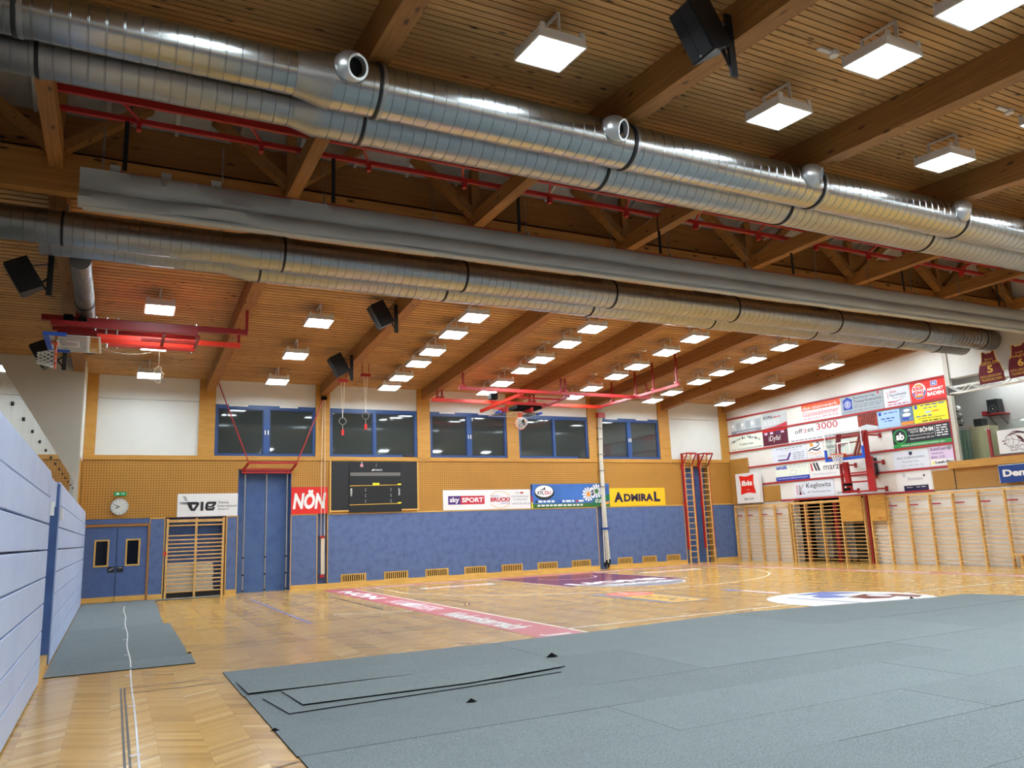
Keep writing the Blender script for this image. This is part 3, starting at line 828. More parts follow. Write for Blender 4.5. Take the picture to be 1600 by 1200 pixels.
speaker('black loudspeaker on the beam left of the scoreboard, nearer the far ducts', (5.34, 17.05, 6.62), (-.87, 0, -.5), 0, SZ, ((5.67, 16.95, 6.86), (5.67, 16.95, 6.18)), False)
speaker('black loudspeaker on the beam left of the scoreboard, nearer the windows', (5.34, 20.95, 6.22), (-.87, 0, -.5), 0, SZ, ((5.67, 20.85, 6.50), (5.67, 20.85, 5.78)), False)
speaker('black loudspeaker at the far left below the nearest far duct', (-1.56, 14.85, 6.06), (-.87, 0, -.5), 0, SZ, ((-1.19, 14.8, 6.45), (-1.19, 14.8, 5.75)))
speaker('black loudspeaker partly hidden behind the left backboard and its net', (-1.58, 19.8, 5.80), (-.87, 0, -.5), 0, SZ, ((-1.19, 19.75, 6.15), (-1.19, 19.75, 5.45)), False)
# ------------------------------------------------------------------ basketball hoops
def net(g_o, P, r, depth, name, parent, mat='net_white'):
    g = G(); n = 12; rings = 5
    pt = lambda i, k: P(r*(1-.42*k/rings)*math.cos(2*PI*(i+.5*k)/n), r*(1-.42*k/rings)*math.sin(2*PI*(i+.5*k)/n), -depth*k/rings)
    for k in range(rings):
        for i in range(n):
            g.cyl(pt(i, k), pt(i, k+1), .007, n=4, cap=False); g.cyl(pt(i, k), pt(i-1, k+1), .007, n=4, cap=False)
    return g.obj(name, mat, parent)
def hoop_set(t, O, ur, uu, un, W, H, rimR=.20, pads=True):
    """glass board: O = middle of the lower edge, ur = along the board, uu = up the board, un = out of its playing face"""
    ur, uu, un, O = Vector(ur), Vector(uu), Vector(un), Vector(O)
    B = lambda a, b, d: O+ur*a+uu*b+un*d
    def slab(a0, a1, b0, b1, d0, d1): return G().hexa([B(a0,b0,d0), B(a1,b0,d0), B(a1,b0,d1), B(a0,b0,d1), B(a0,b1,d0), B(a1,b1,d0), B(a1,b1,d1), B(a0,b1,d1)])
    bd = slab(-W/2, W/2, 0, H, -.008, .008).obj('backboard', 'board_glass', t)
    g = G()
    for q in ((-W/2, W/2, H-.04, H), (-W/2, -W/2+.035, .3, H-.04), (W/2-.035, W/2, .3, H-.04)): 
        s_ = slab(q[0], q[1], q[2], q[3], .0085, .011); g.add(s_.v, s_.f)
    g.obj('board_border', 'white', bd)
    g = G()
    for q in ((-.26, .26, .50, .54), (-.26, .26, .14, .18), (-.26, -.22, .18, .50), (.22, .26, .18, .50)):
        s_ = slab(q[0], q[1], q[2], q[3], .0085, .011); g.add(s_.v, s_.f)
    g.obj('target_square', 'white', bd)
    g = G()
    for q in ((-W/2-.03, W/2+.03, -.06, .03),)*pads+((-W/2-.03, -W/2+.04, .03, .34), (W/2-.04, W/2+.03, .03, .34)):
        s_ = slab(q[0], q[1], q[2], q[3], -.03, .03); g.add(s_.v, s_.f)
    g.obj('edge_pad', 'blue_pad', t)
    c = B(0, .13, .14+rimR)
    rim = G().tube([c+ur*(rimR*math.cos(a))+un*(rimR*math.sin(a)) for a in [2*PI*i/24 for i in range(24)]], .013, 8, closed=True)
    r_ = rim.obj('rim', 'orange_rim', t, smooth=60)
    s_ = slab(-.09, .09, .04, .16, .011, .03); s2 = slab(-.06, .06, .10, .14, .03, .17); s_.add(s2.v, s2.f); s_.obj('rim_mount', 'orange_rim', r_)
    net(G, lambda a, b, d: c+ur*a+un*b+uu*d, rimR*.96, .32, 'net', r_)
    return B
RS = 'red_steel'
# on the right wall
t = thing('wall_hoop', 'basketball hoop on a red folding frame against the advertising wall', 'basketball hoop', (22.0, 18.07, 2.3))
B = hoop_set(t, (21.5, 18.07, 3.46), (0, -1, 0), (0, 0, 1), (-1, 0, 0), 1.50, .93)
for y in (17.55, 18.65):
    G().bar((21.96, y, 2.34), (21.96, y, 4.34), .14 if y < 18 else .05, .10, (1, 0, 0)).obj('upright', RS, t)
    for z in (2.42, 3.29, 4.19):
        if y > 18 and z > 4: continue
        st = G().bar((21.96, y, z), (XR-.02, y, z), .05, .05).obj('wall_strut', RS, t)
        bx('wall_plate', XR-.03, XR-.001, y-.05, y+.05, z-.08, z+.08, 'red_dark', st)
G().bar((21.92, 18.35, 2.33), (21.92, 18.42, 3.36), .17, .12, (1, 0, 0)).obj('lift_column', RS, t)
G().bar((21.92, 17.46, 2.33), (21.92, 17.46, 3.46), .22, .10, (1, 0, 0)).obj('lift_column', RS, t)
for z in (2.36, 2.68, 2.98): G().bar((21.94, 17.5, z), (21.94, 18.65, z), .05, .05).obj('cross_tube', RS, t)
for y in (17.62, 17.75, 18.33, 18.44): G().bar((21.56, y, 3.50), (21.86, y+(.14 if y > 18 else -.14), 4.32), .05, .07, (1, 0, 0)).obj('board_arm', 'red_dark', t)
for z in (3.98, 4.16, 4.28): G().bar((21.74, 17.55, z), (21.74, 18.5, z), .04, .04).obj('board_rail', 'red_dark', t)
for z in (2.60, 2.45): bx('winch', 21.80, 21.98, 18.28, 18.52, z-.03, z+.05, 'near_black', t)

# folded up under the roof on the left
t = thing('ceiling_hoop', 'folded-up basketball hoop on red ceiling rails at the left', 'basketball hoop', (.5, 18.1, 5.5), 'folded hoops under the roof')
zt = 6.05
bx('rail', -1.50, 2.42, 17.46, 17.56, zt-.05, zt+.06, 'red_dark', t); bx('rail', -1.30, 2.44, 18.74, 18.84, zt-.05, zt+.06, 'red_bright', t)
bx('rail', -1.32, 1.4, 17.80, 17.87, zt-.16, zt-.08, 'red_dark', t)
bx('folding_arm', -1.30, 1.36, 17.00, 17.10, 5.80, 5.90, 'red_dark', t); bx('folding_arm', -1.1, 1.40, 18.28, 18.36, 5.80, 5.88, 'red_bright', t)
bx('folding_arm', .3, 1.38, 17.60, 17.68, 5.74, 5.80, 'red_bright', t); bx('folding_arm', -.3, 1.38, 17.95, 18.03, 5.66, 5.72, 'red_bright', t)
for x in (-.55, -.35, -.15, 1.38): 
    for y in (17.51, 18.79): G().cyl((x, y, 5.80), (x, y, 6.16), .018, n=8).obj('clamp_bolt', 'steel', t)
for y in (17.51, 18.79):
    for x in (2.40, ): 
        G().box(x-.03, x+.03, y-.03, y+.03, zt+.06, bf(y)+.04).obj('hanger', 'red_dark', t)
        bx('hanger_flange', x-.13, x-.128, y-.05, y+.05, bf(y)-.02, bf(y)+.45, 'red_dark', t)
    G().box(-.91, -.84, y-.04, y+.04, zt+.06, bf(y)+.45).obj('hanger', RS, t)
for x in (.72, 1.38): bx('cross_tube', x-.03, x+.03, 17.05, 18.36, 5.74, 5.80, 'red_dark', t)
for x, y in ((-1.02, 17.2), (-.78, 17.35)): bx('winch', x-.08, x+.08, y-.08, y+.08, 5.90, 6.06, 'near_black', t)
B = hoop_set(t, (-1.36, 17.78, 5.62), (0, -1, 0), (1, 0, 0), (0, 0, -1), 1.50, .93)
for y in (17.3, 18.2): bx('board_bracket', -1.2, -.5, y-.03, y+.03, 5.635, 5.80, 'red_dark', t)
pts = [(.62+.0*i, 18.2, 5.62) for i in range(2)]
g = G(); pts = []
for i in range(29): 
    a = i/28; pts.append((-.43+.95*a, 18.0+.1*a, 5.60-.07*math.sin(PI*a)+.0))
G().tube(pts, .008, 5).obj('pull_chain', 'rope', t)
g = G(); pts = []
for i in range(41):
    a = 2*PI*i/40; pts.append((.70+.075*math.sin(a)*(1+.4*math.sin(5*a)), 18.5, 5.20+.19*math.cos(a)))
g.tube(pts, .012, 5, closed=False); g.cyl((.70, 18.5, 5.38), (.70, 18.5, 5.80), .006, n=5); g.obj('rope_loop', 'rope', t)

# folded up under the roof in front of the windows
t = thing('ceiling_hoop', 'folded-up basketball hoop on red rails before the windows', 'basketball hoop', (12.4, 22.2, 5.3), 'folded hoops under the roof')
zt = 5.80
bx('rail', 9.0, 15.55, 23.34, 23.44, zt-.06, zt+.05, 'red_bright', t); bx('rail', 9.05, 16.15, 21.20, 21.30, zt-.05, zt+.05, RS, t)
G().bar((15.5, 23.5, zt), (15.5, 18.9, zt), .08, .08).obj('side_rail', RS, t)
for x, y in ((9.20, 23.39), (9.36, 23.39), (9.20, 21.25), (12.62, 21.25), (12.78, 21.25), (12.62, 23.39), (12.78, 23.39), (16.0, 21.25), (15.5, 22.6), (15.5, 20.2), (15.5, 19.0), (15.55, 21.25)):
    z1 = bf(y)+.02 if min(abs(x-b) for b in BX) < .2 else zf(y)
    G().bar((x, y, zt+.04), (x, y, z1), .05, .05).obj('hanger', 'red_dark', t)
    bx('rail_clamp', x-.06, x+.06, y-.07, y+.07, zt+.05, zt+.11, RS, t)
for x in (11.25, 12.95): G().bar((x, 21.3, 5.74), (x-.55, 23.3, 5.46), .09, .09).obj('folding_arm', 'red_bright' if x < 12 else 'red_dark', t)
for k in (.2, .5, .8): G().bar((11.25-.55*k, 21.3+2*k, 5.74-.28*k), (12.95-.55*k, 21.3+2*k, 5.74-.28*k), .05, .05).obj('cross_tube', RS, t)
bx('drive_unit', 11.4, 12.3, 22.0, 22.7, 5.40, 5.50, 'near_black', t)
bx('motor', 11.0, 11.25, 23.1, 23.3, 5.86, 6.06, 'near_black', t)
hoop_set(t, (11.42, 21.75, 5.22), (1, 0, 0), (0, 1, 0), (0, 0, -1), 1.50, .93, pads=False)
for x in (11.0, 11.9): bx('board_bracket', x-.03, x+.03, 21.9, 22.5, 5.235, 5.42, RS, t)

# gymnastic rings hanging from the beam left of the scoreboard
for k, (x, y, zt_, zr, lab) in enumerate(((6.40, 22.0, 6.18, 4.98, 'pair of pulley blocks'), (5.72, 22.0, 5.98, 4.80, 'x'))):
    t = thing('gym_ring', 'dark gymnastic ring on white ropes, %s before the second window' % ('right one' if k == 0 else 'left one, nearer the pilaster'), 'gym ring', (x, y, zr-.35), 'gymnastic rings')
    G().tube([(x+.10*math.cos(a), y, zr+.10*math.sin(a)) for a in [2*PI*i/20 for i in range(20)]], .017, 7, closed=True).obj('ring', 'store_grey', t, smooth=60)
    for s in (-.03, .04): G().cyl((x+s*.3, y, zr+.28), (x+s*1.6, y, zt_), .008, n=5).obj('rope', 'rope', t)
    G().bar((x, y, zr+.10), (x, y, zr+.30), .04, .01).obj('strap', 'hook_white', t)
    G().cyl((x, y, zr-.10), (x, y, zr-.24), .006, n=5).obj('cord', 'rope', t)
    bx('weight_bag', x-.03, x+.03, y-.03, y+.03, zr-.40, zr-.24, 'sign_red', t)
    for dx in (-.10, .10): G().bar((x+dx, y, zt_), (x+dx, y, zf(y)-.05), .02, .02).obj('hanger', RS, t)
    bx('pulley_block', x-.14, x+.14, y-.06, y+.06, zt_-.03, zt_+.05, RS, t)
# ------------------------------------------------------------------ bleachers and glass balustrade on the left
ZG = [0.015, .31, .60, .91, 1.21, 1.52, 1.82, 2.13, 2.43]
def bleacher(label, y0, y1, split):
    t = thing('folded_bleacher', label, 'bleacher', (-.85, (y0+y1)/2, 0))
    bx('carcass', -.975, -.80, y0+.02, y1-.02, .01, 2.40, 'blue_frame_dark', t)
    for i in range(8):
        z0, z1 = ZG[i]+.009, ZG[i+1]-.009
        segs = [(y0+.02, y1-.02)] if i < 7 else split
        for a, b in segs:
            x = -.69-(.012 if i == 7 else 0)+.006*(i % 2)*0
            G().prism([(-.80, a, z0), (x-.005, a, z0), (x, a, z0+.005), (x, a, z1-.006), (x-.005, a, z1), (-.80, a, z1)], (0, b-a, 0)).obj('seat_board', 'bleacher', t)
    bx('end_strip', -.775, -.70, y1-.02, y1+.015, .01, 2.39, 'bleacher', t)
    bx('end_panel', -.975, -.705, y0-.006, y0+.018, .01, 2.41, 'blue_deep', t)
    bx('end_strip', -.7045, -.688, y0-.006, y0+.018, .01, 2.41, 'bleacher', t)
    bx('top_rail', -.975, -.71, y0, y1, 2.425, 2.445, 'bleacher', t)
    return t
bleacher('pale blue folded-in bleacher block nearest the camera', YN+.1, 10.86, [(YN+.12, 10.50), (10.53, 10.84)])
bleacher('pale blue folded-in bleacher block beyond the passage, next to the double door', 12.62, 23.95, [(12.64, 18.3), (18.34, 23.93)])
p = struct(G().box(-1.06, -1.03, 10.86, 12.62, .14, 2.10).obj('door_2', 'blue_deep'))
bx('lintel', -1.05, -.74, 10.87, 12.61, 2.10, 2.42, 'bleacher', p); bx('threshold', -1.06, -.72, 10.87, 12.61, 0, .135, 'kick_wood', p)
for y, l in ((10.80, 'near'), (12.66, 'far')): tag(bx('latch_box', -.687, -.65, y-.06, y+.06, 1.92, 2.08, 'hook_white'), 'small cream latch box on the %s side of the passage between the bleachers' % l, 'latch', 'latches on the bleacher ends')
t = thing('glass_balustrade', 'frameless glass balustrade along the top of the folded bleachers', 'balustrade', (-1.0, 11, 2.38))
y = 9.36-1.13*9
while y < 23.2:
    y1 = min(y+1.13, 23.3)
    pn = bx('pane', -1.012, -1.0, y+.006, y1-.006, 2.39, 3.21, 'clear_glass', t)
    y += 1.13
y = 9.36-1.13*9
while y < 23.2:
    for z in (3.02, 2.55): G().cyl((-1.03, y, z), (-.985, y, z), .022, n=12).obj('clamp', 'black_steel', t)
    y += 1.13
tag(bx('fire_box', -1.0, -.94, 23.9, 24.0, 3.2, 3.45, 'sign_red'), 'small red alarm box on the side of the left pier', 'alarm box')

# ------------------------------------------------------------------ fittings of the window wall
# wall bars in the left niche, foam mats behind them
t = thing('wall_bars', 'double wall bars in the niche beside the double door', 'wall bars', (2.14, D, 0))
for x in (1.37, 2.14, 2.89): bx('post', x-.03, x+.03, D-.03, D+.06, 0, 2.235, 'bar_wood', t)
bx('top_rail', 1.34, 2.92, D-.02, D+.03, 2.12, 2.20, 'bar_wood', t)
zr = [2.03, 1.74, 1.62, 1.51, 1.40, 1.29, 1.18, 1.07, .96, .85, .74, .62, .50, .39, .27, .16]
for a, b in ((1.40, 2.11), (2.17, 2.86)):
    r0 = G().cyl((a, D-.005, zr[0]), (b, D-.005, zr[0]), .019, n=8).obj('rung', 'bar_wood', t, smooth=50)
    for z in zr[1:]:
        c = r0.copy(); C.objects.link(c); c.location = r0.location+Vector((0, 0, z-zr[0]))
for k in range(6): tag(bx('foam_mat', 1.40+.01*(k % 2), 2.66-.012*(k % 3), D+.07, D+.28, .16+k*.135, .16+k*.135+.128, 'mat_white'), 'cream folded gym mat behind the wall bars by the door, %s from the floor' % ORD[k], 'gym mat', 'gym mats in the niche')
tag(bx('mat_plinth', 1.38, 2.88, D+.08, D+.28, 0.0, .155, 'black_steel'), 'dark low trolley under the gym mats in the niche', 'trolley')
tag(bx('bar_latch', 1.30, 1.36, D-.05, D-.02, 1.20, 1.30, 'sign_red'), 'small red latch at the left post of the niche wall bars', 'latch')
# climbing poles in the tall blue niche
t = thing('climbing_poles', 'three steel climbing poles under a red fold-out frame in the tall blue niche', 'climbing poles', (4.06, D, 0))
for x in (3.47, 4.10, 4.72):
    G().cyl((x, D+.02, .0), (x, D+.02, 3.52), .024, n=10).obj('pole', 'steel', t, smooth=50)
    G().cyl((x, D+.02, 3.50), (x, D+.02, 3.62), .035, n=10).obj('pole_head', RS, t, smooth=50)
    for z in (.04, .5, 1.0): G().cyl((x, D+.02, z), (x, D+.02, z+.05), .032, n=10).obj('joint', 'black_steel', t)
for y, z, x0, x1 in ((D-.02, 3.64, 3.36, 4.86), (D-.02, 3.56, 3.36, 4.84), (D-.40, 3.82, 3.50, 4.92)): G().bar((x0, y, z), (x1, y, z), .06, .06).obj('cross_tube', RS, t)
for x, x2 in ((3.40, 3.50), (4.84, 4.92)): G().bar((x, D-.02, 3.62), (x2, D-.40, 3.82), .05, .06).obj('side_arm', RS, t)
G().bar((2.60, D-.12, 6.3), (3.50, D-.40, 3.84), .03, .03).obj('stay_bar', RS, t); G().bar((5.80, D-.12, 5.92), (4.93, D-.40, 3.84), .03, .03).obj('stay_bar', RS, t)
bx('stay_bracket', 5.74, 5.90, D-.16, D-.03, 5.88, 5.98, 'near_black', t)
# climbing ropes in the narrow groove
t = thing('tether_ropes', 'white pull ropes running down the narrow groove beside the scoreboard', 'rope', (5.81, D, .3))
for s in (-.05, .06): G().tube([(5.81+s, D-.06, 1.55), (5.81+s, D-.06, 3.5), (5.81+s*.6, D-.10, 5.9)], .011, 6).obj('rope', 'rope', t)
g = G()
for k in range(9): g.tube([(5.77+.013*k, D-.05, 1.52), (5.765+.013*k, D-.05, 1.0), (5.77+.013*k, D-.05, .42)], .009, 5)
g.obj('rope_coil', 'rope', t)
for z in (1.55, .36): bx('cleat', 5.74, 5.88, D-.07, D+.09, z-.04, z+.04, RS, t)
# pole and ropes in the right groove
t = thing('rope_bundle', 'tall bundle of grey climbing ropes at the pilaster beside the yellow sign', 'climbing ropes', (16.24, D, .2))
for dx, z0 in ((-.06, .25), (0.0, .32), (.05, .22), (.09, .35)):
    G().tube([(16.27+dx*1.5, D-.09, z0), (16.26+dx, D-.09, 1.9), (16.27+dx*.8, D-.08, 4.0), (16.32+dx, D-.10, 5.70)], .022, 7).obj('rope', 'mat_white', t, smooth=60)
    G().cyl((16.27+dx*1.5, D-.09, z0-.16), (16.27+dx*1.5, D-.09, z0), .03, n=8).obj('rope_end', 'near_black', t)
bx('rope_strap', 16.14, 16.42, D-.12, D-.01, 1.42, 1.50, 'sign_denim', t)
for z in (3.0, 3.6, 4.2, 4.8, 5.2): bx('binding', 16.17, 16.43, D-.125, D-.02, z, z+.025, 'store_grey', t)
bx('head_box', 16.2, 16.5, D-.2, D-.02, 5.62, 5.80, RS, t)
# swing-out ladders on the right
def ladder(label, x):
    t = thing('wall_ladder', label, 'ladder', (x+.2, D, 0), 'swing-out ladders')
    for dx in (0, .38): bx('stile', x+dx, x+dx+.045, D-.09, D-.03, 0, 4.25, 'bar_wood', t)
    r0 = G().cyl((x+.045, D-.06, .22), (x+.38, D-.06, .22), .016, n=8).obj('rung', 'bar_wood', t, smooth=50)
    z = .44
    while z < 4.2:
        c = r0.copy(); C.objects.link(c); c.location = r0.location+Vector((0, 0, z-.22)); z += .22
    bx('steel_stile', x-.06, x-.002, D-.10, D-.02, .55, 4.3, RS, t); bx('steel_stile', x+.43, x+.47, D-.08, D-.02, .55, 3.75, RS, t)
    bx('head_frame', x-.06, x+.43, D-.42, D-.37, 4.24, 4.30, RS, t)
    for dx in (-.05, .40): 
        G().bar((x+dx, D-.03, 4.27), (x+dx, D-.42, 4.27), .05, .05).obj('head_arm', RS, t)
        G().bar((x+dx, D-.03, 3.75), (x+dx, D-.40, 4.24), .04, .04).obj('head_brace', RS, t)
    bx('foot_plate', x+.02, x+.10, D-.02, D-.001, .45, .80, RS, t)
    for z in (2.2, 3.66): bx('pivot', x-.10, x-.06, D-.08, D-.02, z, z+.18, RS, t)
ladder('red-framed wooden ladder next to the blue dado, left of the pair', 20.18); ladder('red-framed wooden ladder beside the last blue panel, right of the pair', 21.02)
# floor-level vents
v0 = None
for k, x in enumerate([6.40, 7.80, 9.21, 10.60, 12.00, 13.41, 14.81, 16.81, 17.93, 19.07]):
    w = .81 if k < 7 else .66
    lab = 'slatted wooden floor vent in the blue dado, %s from the left' % ORD[k]
    if k in (0, 7):
        v0 = thing('floor_vent', lab, 'vent', (x, D, .136), 'floor vents along the window wall')
        g = G().box(x, x+.03, D-.02, D-.001, .137, .375).box(x+w-.03, x+w, D-.02, D-.001, .137, .375).box(x+.03, x+w-.03, D-.02, D-.001, .345, .375).box(x+.03, x+w-.03, D-.02, D-.001, .137, .155)
        g.obj('frame', 'kick_wood', v0); bx('recess', x+.03, x+w-.03, D-.008, D-.001, .156, .344, 'near_black', v0)
        n = 11 if k == 0 else 9
        g0 = None
        for i in range(n):
            xx = x+.05+(w-.12)*i/(n-1)
            if g0 is None: g0 = bx('slat', xx, xx+.03, D-.018, D-.009, .156, .344, 'kick_wood', v0)
            else:
                c = g0.copy(); C.objects.link(c); c.location = g0.location+Vector((xx-(x+.05), 0, 0))
    else: dup(v0, (x, D, .136), lab)
# exit sign and clock
t = bx('exit_sign', -.05, .26, D-.05, D-.002, 2.91, 3.01, 'exit_light'); tag(t, 'small green emergency exit sign above the clock', 'exit sign')
f = frameB(D-.05)
shape(t, f, [(.00, 2.93), (.03, 2.93), (.05, 2.96), (.07, 2.93), (.085, 2.94), (.06, 2.985), (.02, 2.985)], 'white', name='running_figure'); shape(t, f, [(.13, 2.955), (.18, 2.955), (.18, 2.94), (.21, 2.96), (.18, 2.985), (.18, 2.97), (.13, 2.97)], 'white', name='arrow')
t = thing('wall_clock', 'round silver wall clock over the double door', 'clock', (.10, D-.03, 2.38))
G().cyl((.10, D-.002, 2.60), (.10, D-.05, 2.60), .23, n=40).obj('case', 'aluminium', t, smooth=40); f = frameB(D-.05)
oval(t, f, .10, 2.60, .205, .205, 'clock_face', d=.004, name='dial', n=40)
for i in range(12):
    a = 2*PI*i/12; stroke(t, f, [(.10+.165*math.sin(a), 2.60+.165*math.cos(a)), (.10+.195*math.sin(a), 2.60+.195*math.cos(a))], .012, 'print_black', d=.006, name='hour_mark')
for a, l, w in ((-1.15, .16, .013), (-2.0, .11, .02)): stroke(t, f, [(.10, 2.60), (.10+l*math.sin(a), 2.60+l*math.cos(a))], w, 'print_black', d=.009, name='hand')
# small fittings on the window sills and walls
for k, (x, l) in enumerate(((8.68, 'second'), (15.55, 'fourth'))):
    t = thing('sill_projector', 'small black projector on the sill of the %s window' % l, 'projector', (x, D, 4.06), 'devices on the window sills')
    bx('case', x-.12, x+.2, D-.028, D+.015, 4.062, 4.13, 'black_steel', t); G().cyl((x-.16, D-.029, 4.12), (x-.16, D+.012, 4.12), .05, n=14).obj('lens', 'black_grille', t)
tag(G().tube([(19.66+(2.0)*i/14, D-.035, 3.96-.28*math.sin(PI*i/14)) for i in range(15)], .008, 5).obj('loose_cable', 'floor_brown'), 'thin brown cable sagging below the fifth window', 'cable')
tag(G().tube([(8.98+.46*i/10, D-.06, 4.05-.06*math.sin(PI*i/10)) for i in range(11)], .008, 5).obj('loose_cable', 'floor_brown'), 'thin brown cable sagging below the pilaster beside the scoreboard', 'cable')

# ------------------------------------------------------------------ wall bars along the right wall
def bars(label, ys, x, top, zr_, pegs=None, cover=()):
    t = thing('wall_bars', label, 'wall bars', (x, (ys[0]+ys[-1])/2, 0), 'wall bars along the right wall')
    for y in ys: bx('post', x-.05, x+.07, y-.022, y+.022, 0, top, 'bar_wood', t)
    for a, b in zip(ys[:-1], ys[1:]):
        a, b = max(a, b)-.022, min(a, b)+.022
        bx('top_rail', x-.04, x, b, a, top-.07, top-.01, 'bar_wood', t)
        r0 = G().cyl((x-.02, a, .12), (x-.02, b, .12), .013, n=8).obj('rung', 'bar_wood', t, smooth=50)
        for z in zr_[1:]:
            if any(c0 < (a+b)/2 < c1 and z > cz for c0, c1, cz in cover): continue
            c = r0.copy(); C.objects.link(c); c.location = r0.location+Vector((0, 0, z-.12))
        if pegs: bx('peg', x+.02, x+.05, a-.30, a-.02, pegs-.02, pegs+.02, 'rail_red', t)
    return t
ZR = [.12]+[.12+.122*i for i in range(1, 14)]
bars('wall bars of four fields in the corner beneath the red and white hotel sign', [24.62, 24.03, 23.25, 22.48, 21.74], 22.58, 2.16, ZR+[1.96, 2.03], 1.76)
bars('gate-like wall bars of four fields in front of the dark store room', [21.55, 20.88, 20.14, 19.28, 18.36], 22.50, 2.16, [.12]+[.12+.122*i for i in range(1, 17)], cover=((18.3, 19.27, 1.38),))
bars('long run of wall bars reaching to the right edge, under the gallery', [18.14, 17.50, 16.74, 15.98, 15.22, 14.43, 13.66, 12.88, 12.1, 11.32], 22.55, 2.20, ZR+[2.03], 1.85, cover=((17.4, 18.1, 1.38),))
tag(bx('cover_board', 22.40, 22.44, 18.37, 19.27, 1.39, 2.24, 'ochre_ply'), 'plain plywood board on the store-room bars, left of the red post', 'board', 'plywood boards on the wall bars')
t = bx('cover_board', 22.455, 22.495, 17.50, 18.13, 1.39, 2.24, 'ochre_ply'); tag(t, 'plain plywood board with a small red latch, right of the red post', 'board', 'plywood boards on the wall bars')
bx('latch', 22.44, 22.455, 17.70, 17.78, 1.46, 1.50, 'rail_red', t)
t = thing('gate_post', 'dark red post with wooden jamb between the two plywood boards', 'post', (22.5, 18.24, 0))
bx('steel_post', 22.48, 22.60, 18.20, 18.26, 0, 2.24, 'red_dark', t); bx('jamb', 22.46, 22.66, 18.27, 18.33, 0, 2.24, 'beam_wood', t)
# things stored in the dark room
for k, y in enumerate((21.38, 20.02)): tag(bx('store_post', 23.0, 23.12, y-.07, y+.07, 0, 2.1, 'red_dark'), 'red padded post inside the dark store room, %s of the two' % ('left' if k == 0 else 'right'), 'post', 'posts in the store room')
for k, (y, h) in enumerate(((21.1, 1.85), (20.7, 1.2), (19.7, 1.5))):
    t = thing('equipment_cart', 'grey equipment cart in the dark store room, %s from the left' % ORD[k], 'cart', (23.5, y, 0), 'carts in the store room')
    bx('cart_box', 23.3, 23.9, y-.17, y+.17, .12, h, 'store_grey', t)
    for s in (-.12, .12): G().cyl((23.36, y+s-.02, .06), (23.36, y+s+.02, .06), .06, n=12).obj('wheel', 'near_black', t)
    G().bar((23.28, y-.16, h+.02), (23.28, y+.16, .2), .02, .02).obj('tube_frame', 'steel', t)
t = thing('gym_bench', 'low wooden bench standing before the wall bars at the right edge', 'bench', (22.25, 12.9, 0))
bx('seat', 22.08, 22.40, 11.6, 13.46, .33, .37, 'bar_wood', t)
for y in (11.9, 13.2): bx('leg', 22.12, 22.36, y-.03, y+.03, 0, .33, 'bar_wood', t)

# ------------------------------------------------------------------ gallery on the right
t = thing('gallery_railing', 'glass gallery railing with dark red posts above the wooden sill', 'railing', (XR, 13.5, 3.08))
for y in (15.0, 13.92, 12.84): bx('post', XR-.03, XR+.03, y-.035, y+.035, 3.081, 3.95, 'red_dark', t)
for a, b in ((14.96, 13.96), (13.88, 12.88)): bx('pane', XR+.036, XR+.046, b, a, 3.12, 4.10, 'clear_glass', t)
bx('bottom_rail', XR-.03, XR+.03, 12.88, 13.88, 3.081, 3.12, 'red_dark', t)
for y in (13.88, 13.96): G().cyl((XR-.03, y, 3.92), (XR-.05, y, 3.92), .02, n=8).obj('knob', 'hook_white', t)
bx('gallery_cabinet', 23.3, 23.75, 14.26, 14.86, 3.055, 4.10, 'cabinet_olive').update_tag(); tag(bpy.data.objects['gallery_cabinet'], 'olive beige cabinet standing behind the gallery railing', 'cabinet')
t = thing('amplifier', 'small black amplifier box on top of the olive cabinet', 'amplifier', (23.5, 14.62, 4.10)); bx('case', 23.38, 23.66, 14.50, 14.76, 4.101, 4.34, 'black_steel', t); bx('front_plate', 23.37, 23.379, 14.53, 14.73, 4.16, 4.30, 'black_grille', t)
for k, y in enumerate((15.18, 15.05, 14.95)): tag(G().cyl((23.3, y, 3.055), (23.3, y, 4.05), .05, n=14).obj('rolled_sheet', 'roll_green', smooth=40), 'pale green rolled sheet leaning behind the gallery railing, %s from the left' % ORD[k], 'roll', 'rolled sheets on the gallery')
t = thing('wall_shelf', 'red wall shelf on the gallery back wall carrying a loudspeaker', 'shelf', (24.2, 14.65, 4.42)); bx('board', 24.0, 24.44, 14.25, 14.85, 4.48, 4.52, 'rail_red', t); bx('box_end', 24.0, 24.3, 14.76, 14.85, 4.521, 4.62, 'rail_red', t)
for y in (14.35, 14.7): G().bar((24.43, y, 4.2), (24.05, y, 4.48), .03, .03).obj('bracket', 'store_grey', t)
t = thing('shelf_speaker', 'black loudspeaker with a round cone on the red gallery shelf', 'loudspeaker', (24.2, 14.5, 4.52))
G().prism([(24.06, 14.35, 4.522), (24.06, 14.69, 4.522), (24.06, 14.69, 4.96), (24.06, 14.37, 4.96)], (.3, 0, 0)).obj('cabinet', 'black_steel', t)
ff = frameR(24.06); ring(t, ff, 14.52, 4.66, .12, .12, .02, 'store_grey', d=.004, name='cone_ring'); oval(t, ff, 14.52, 4.66, .03, .03, 'steel', d=.005, name='cone_cap'); oval(t, ff, 14.52, 4.86, .08, .03, 'black_grille', d=.004, name='horn')
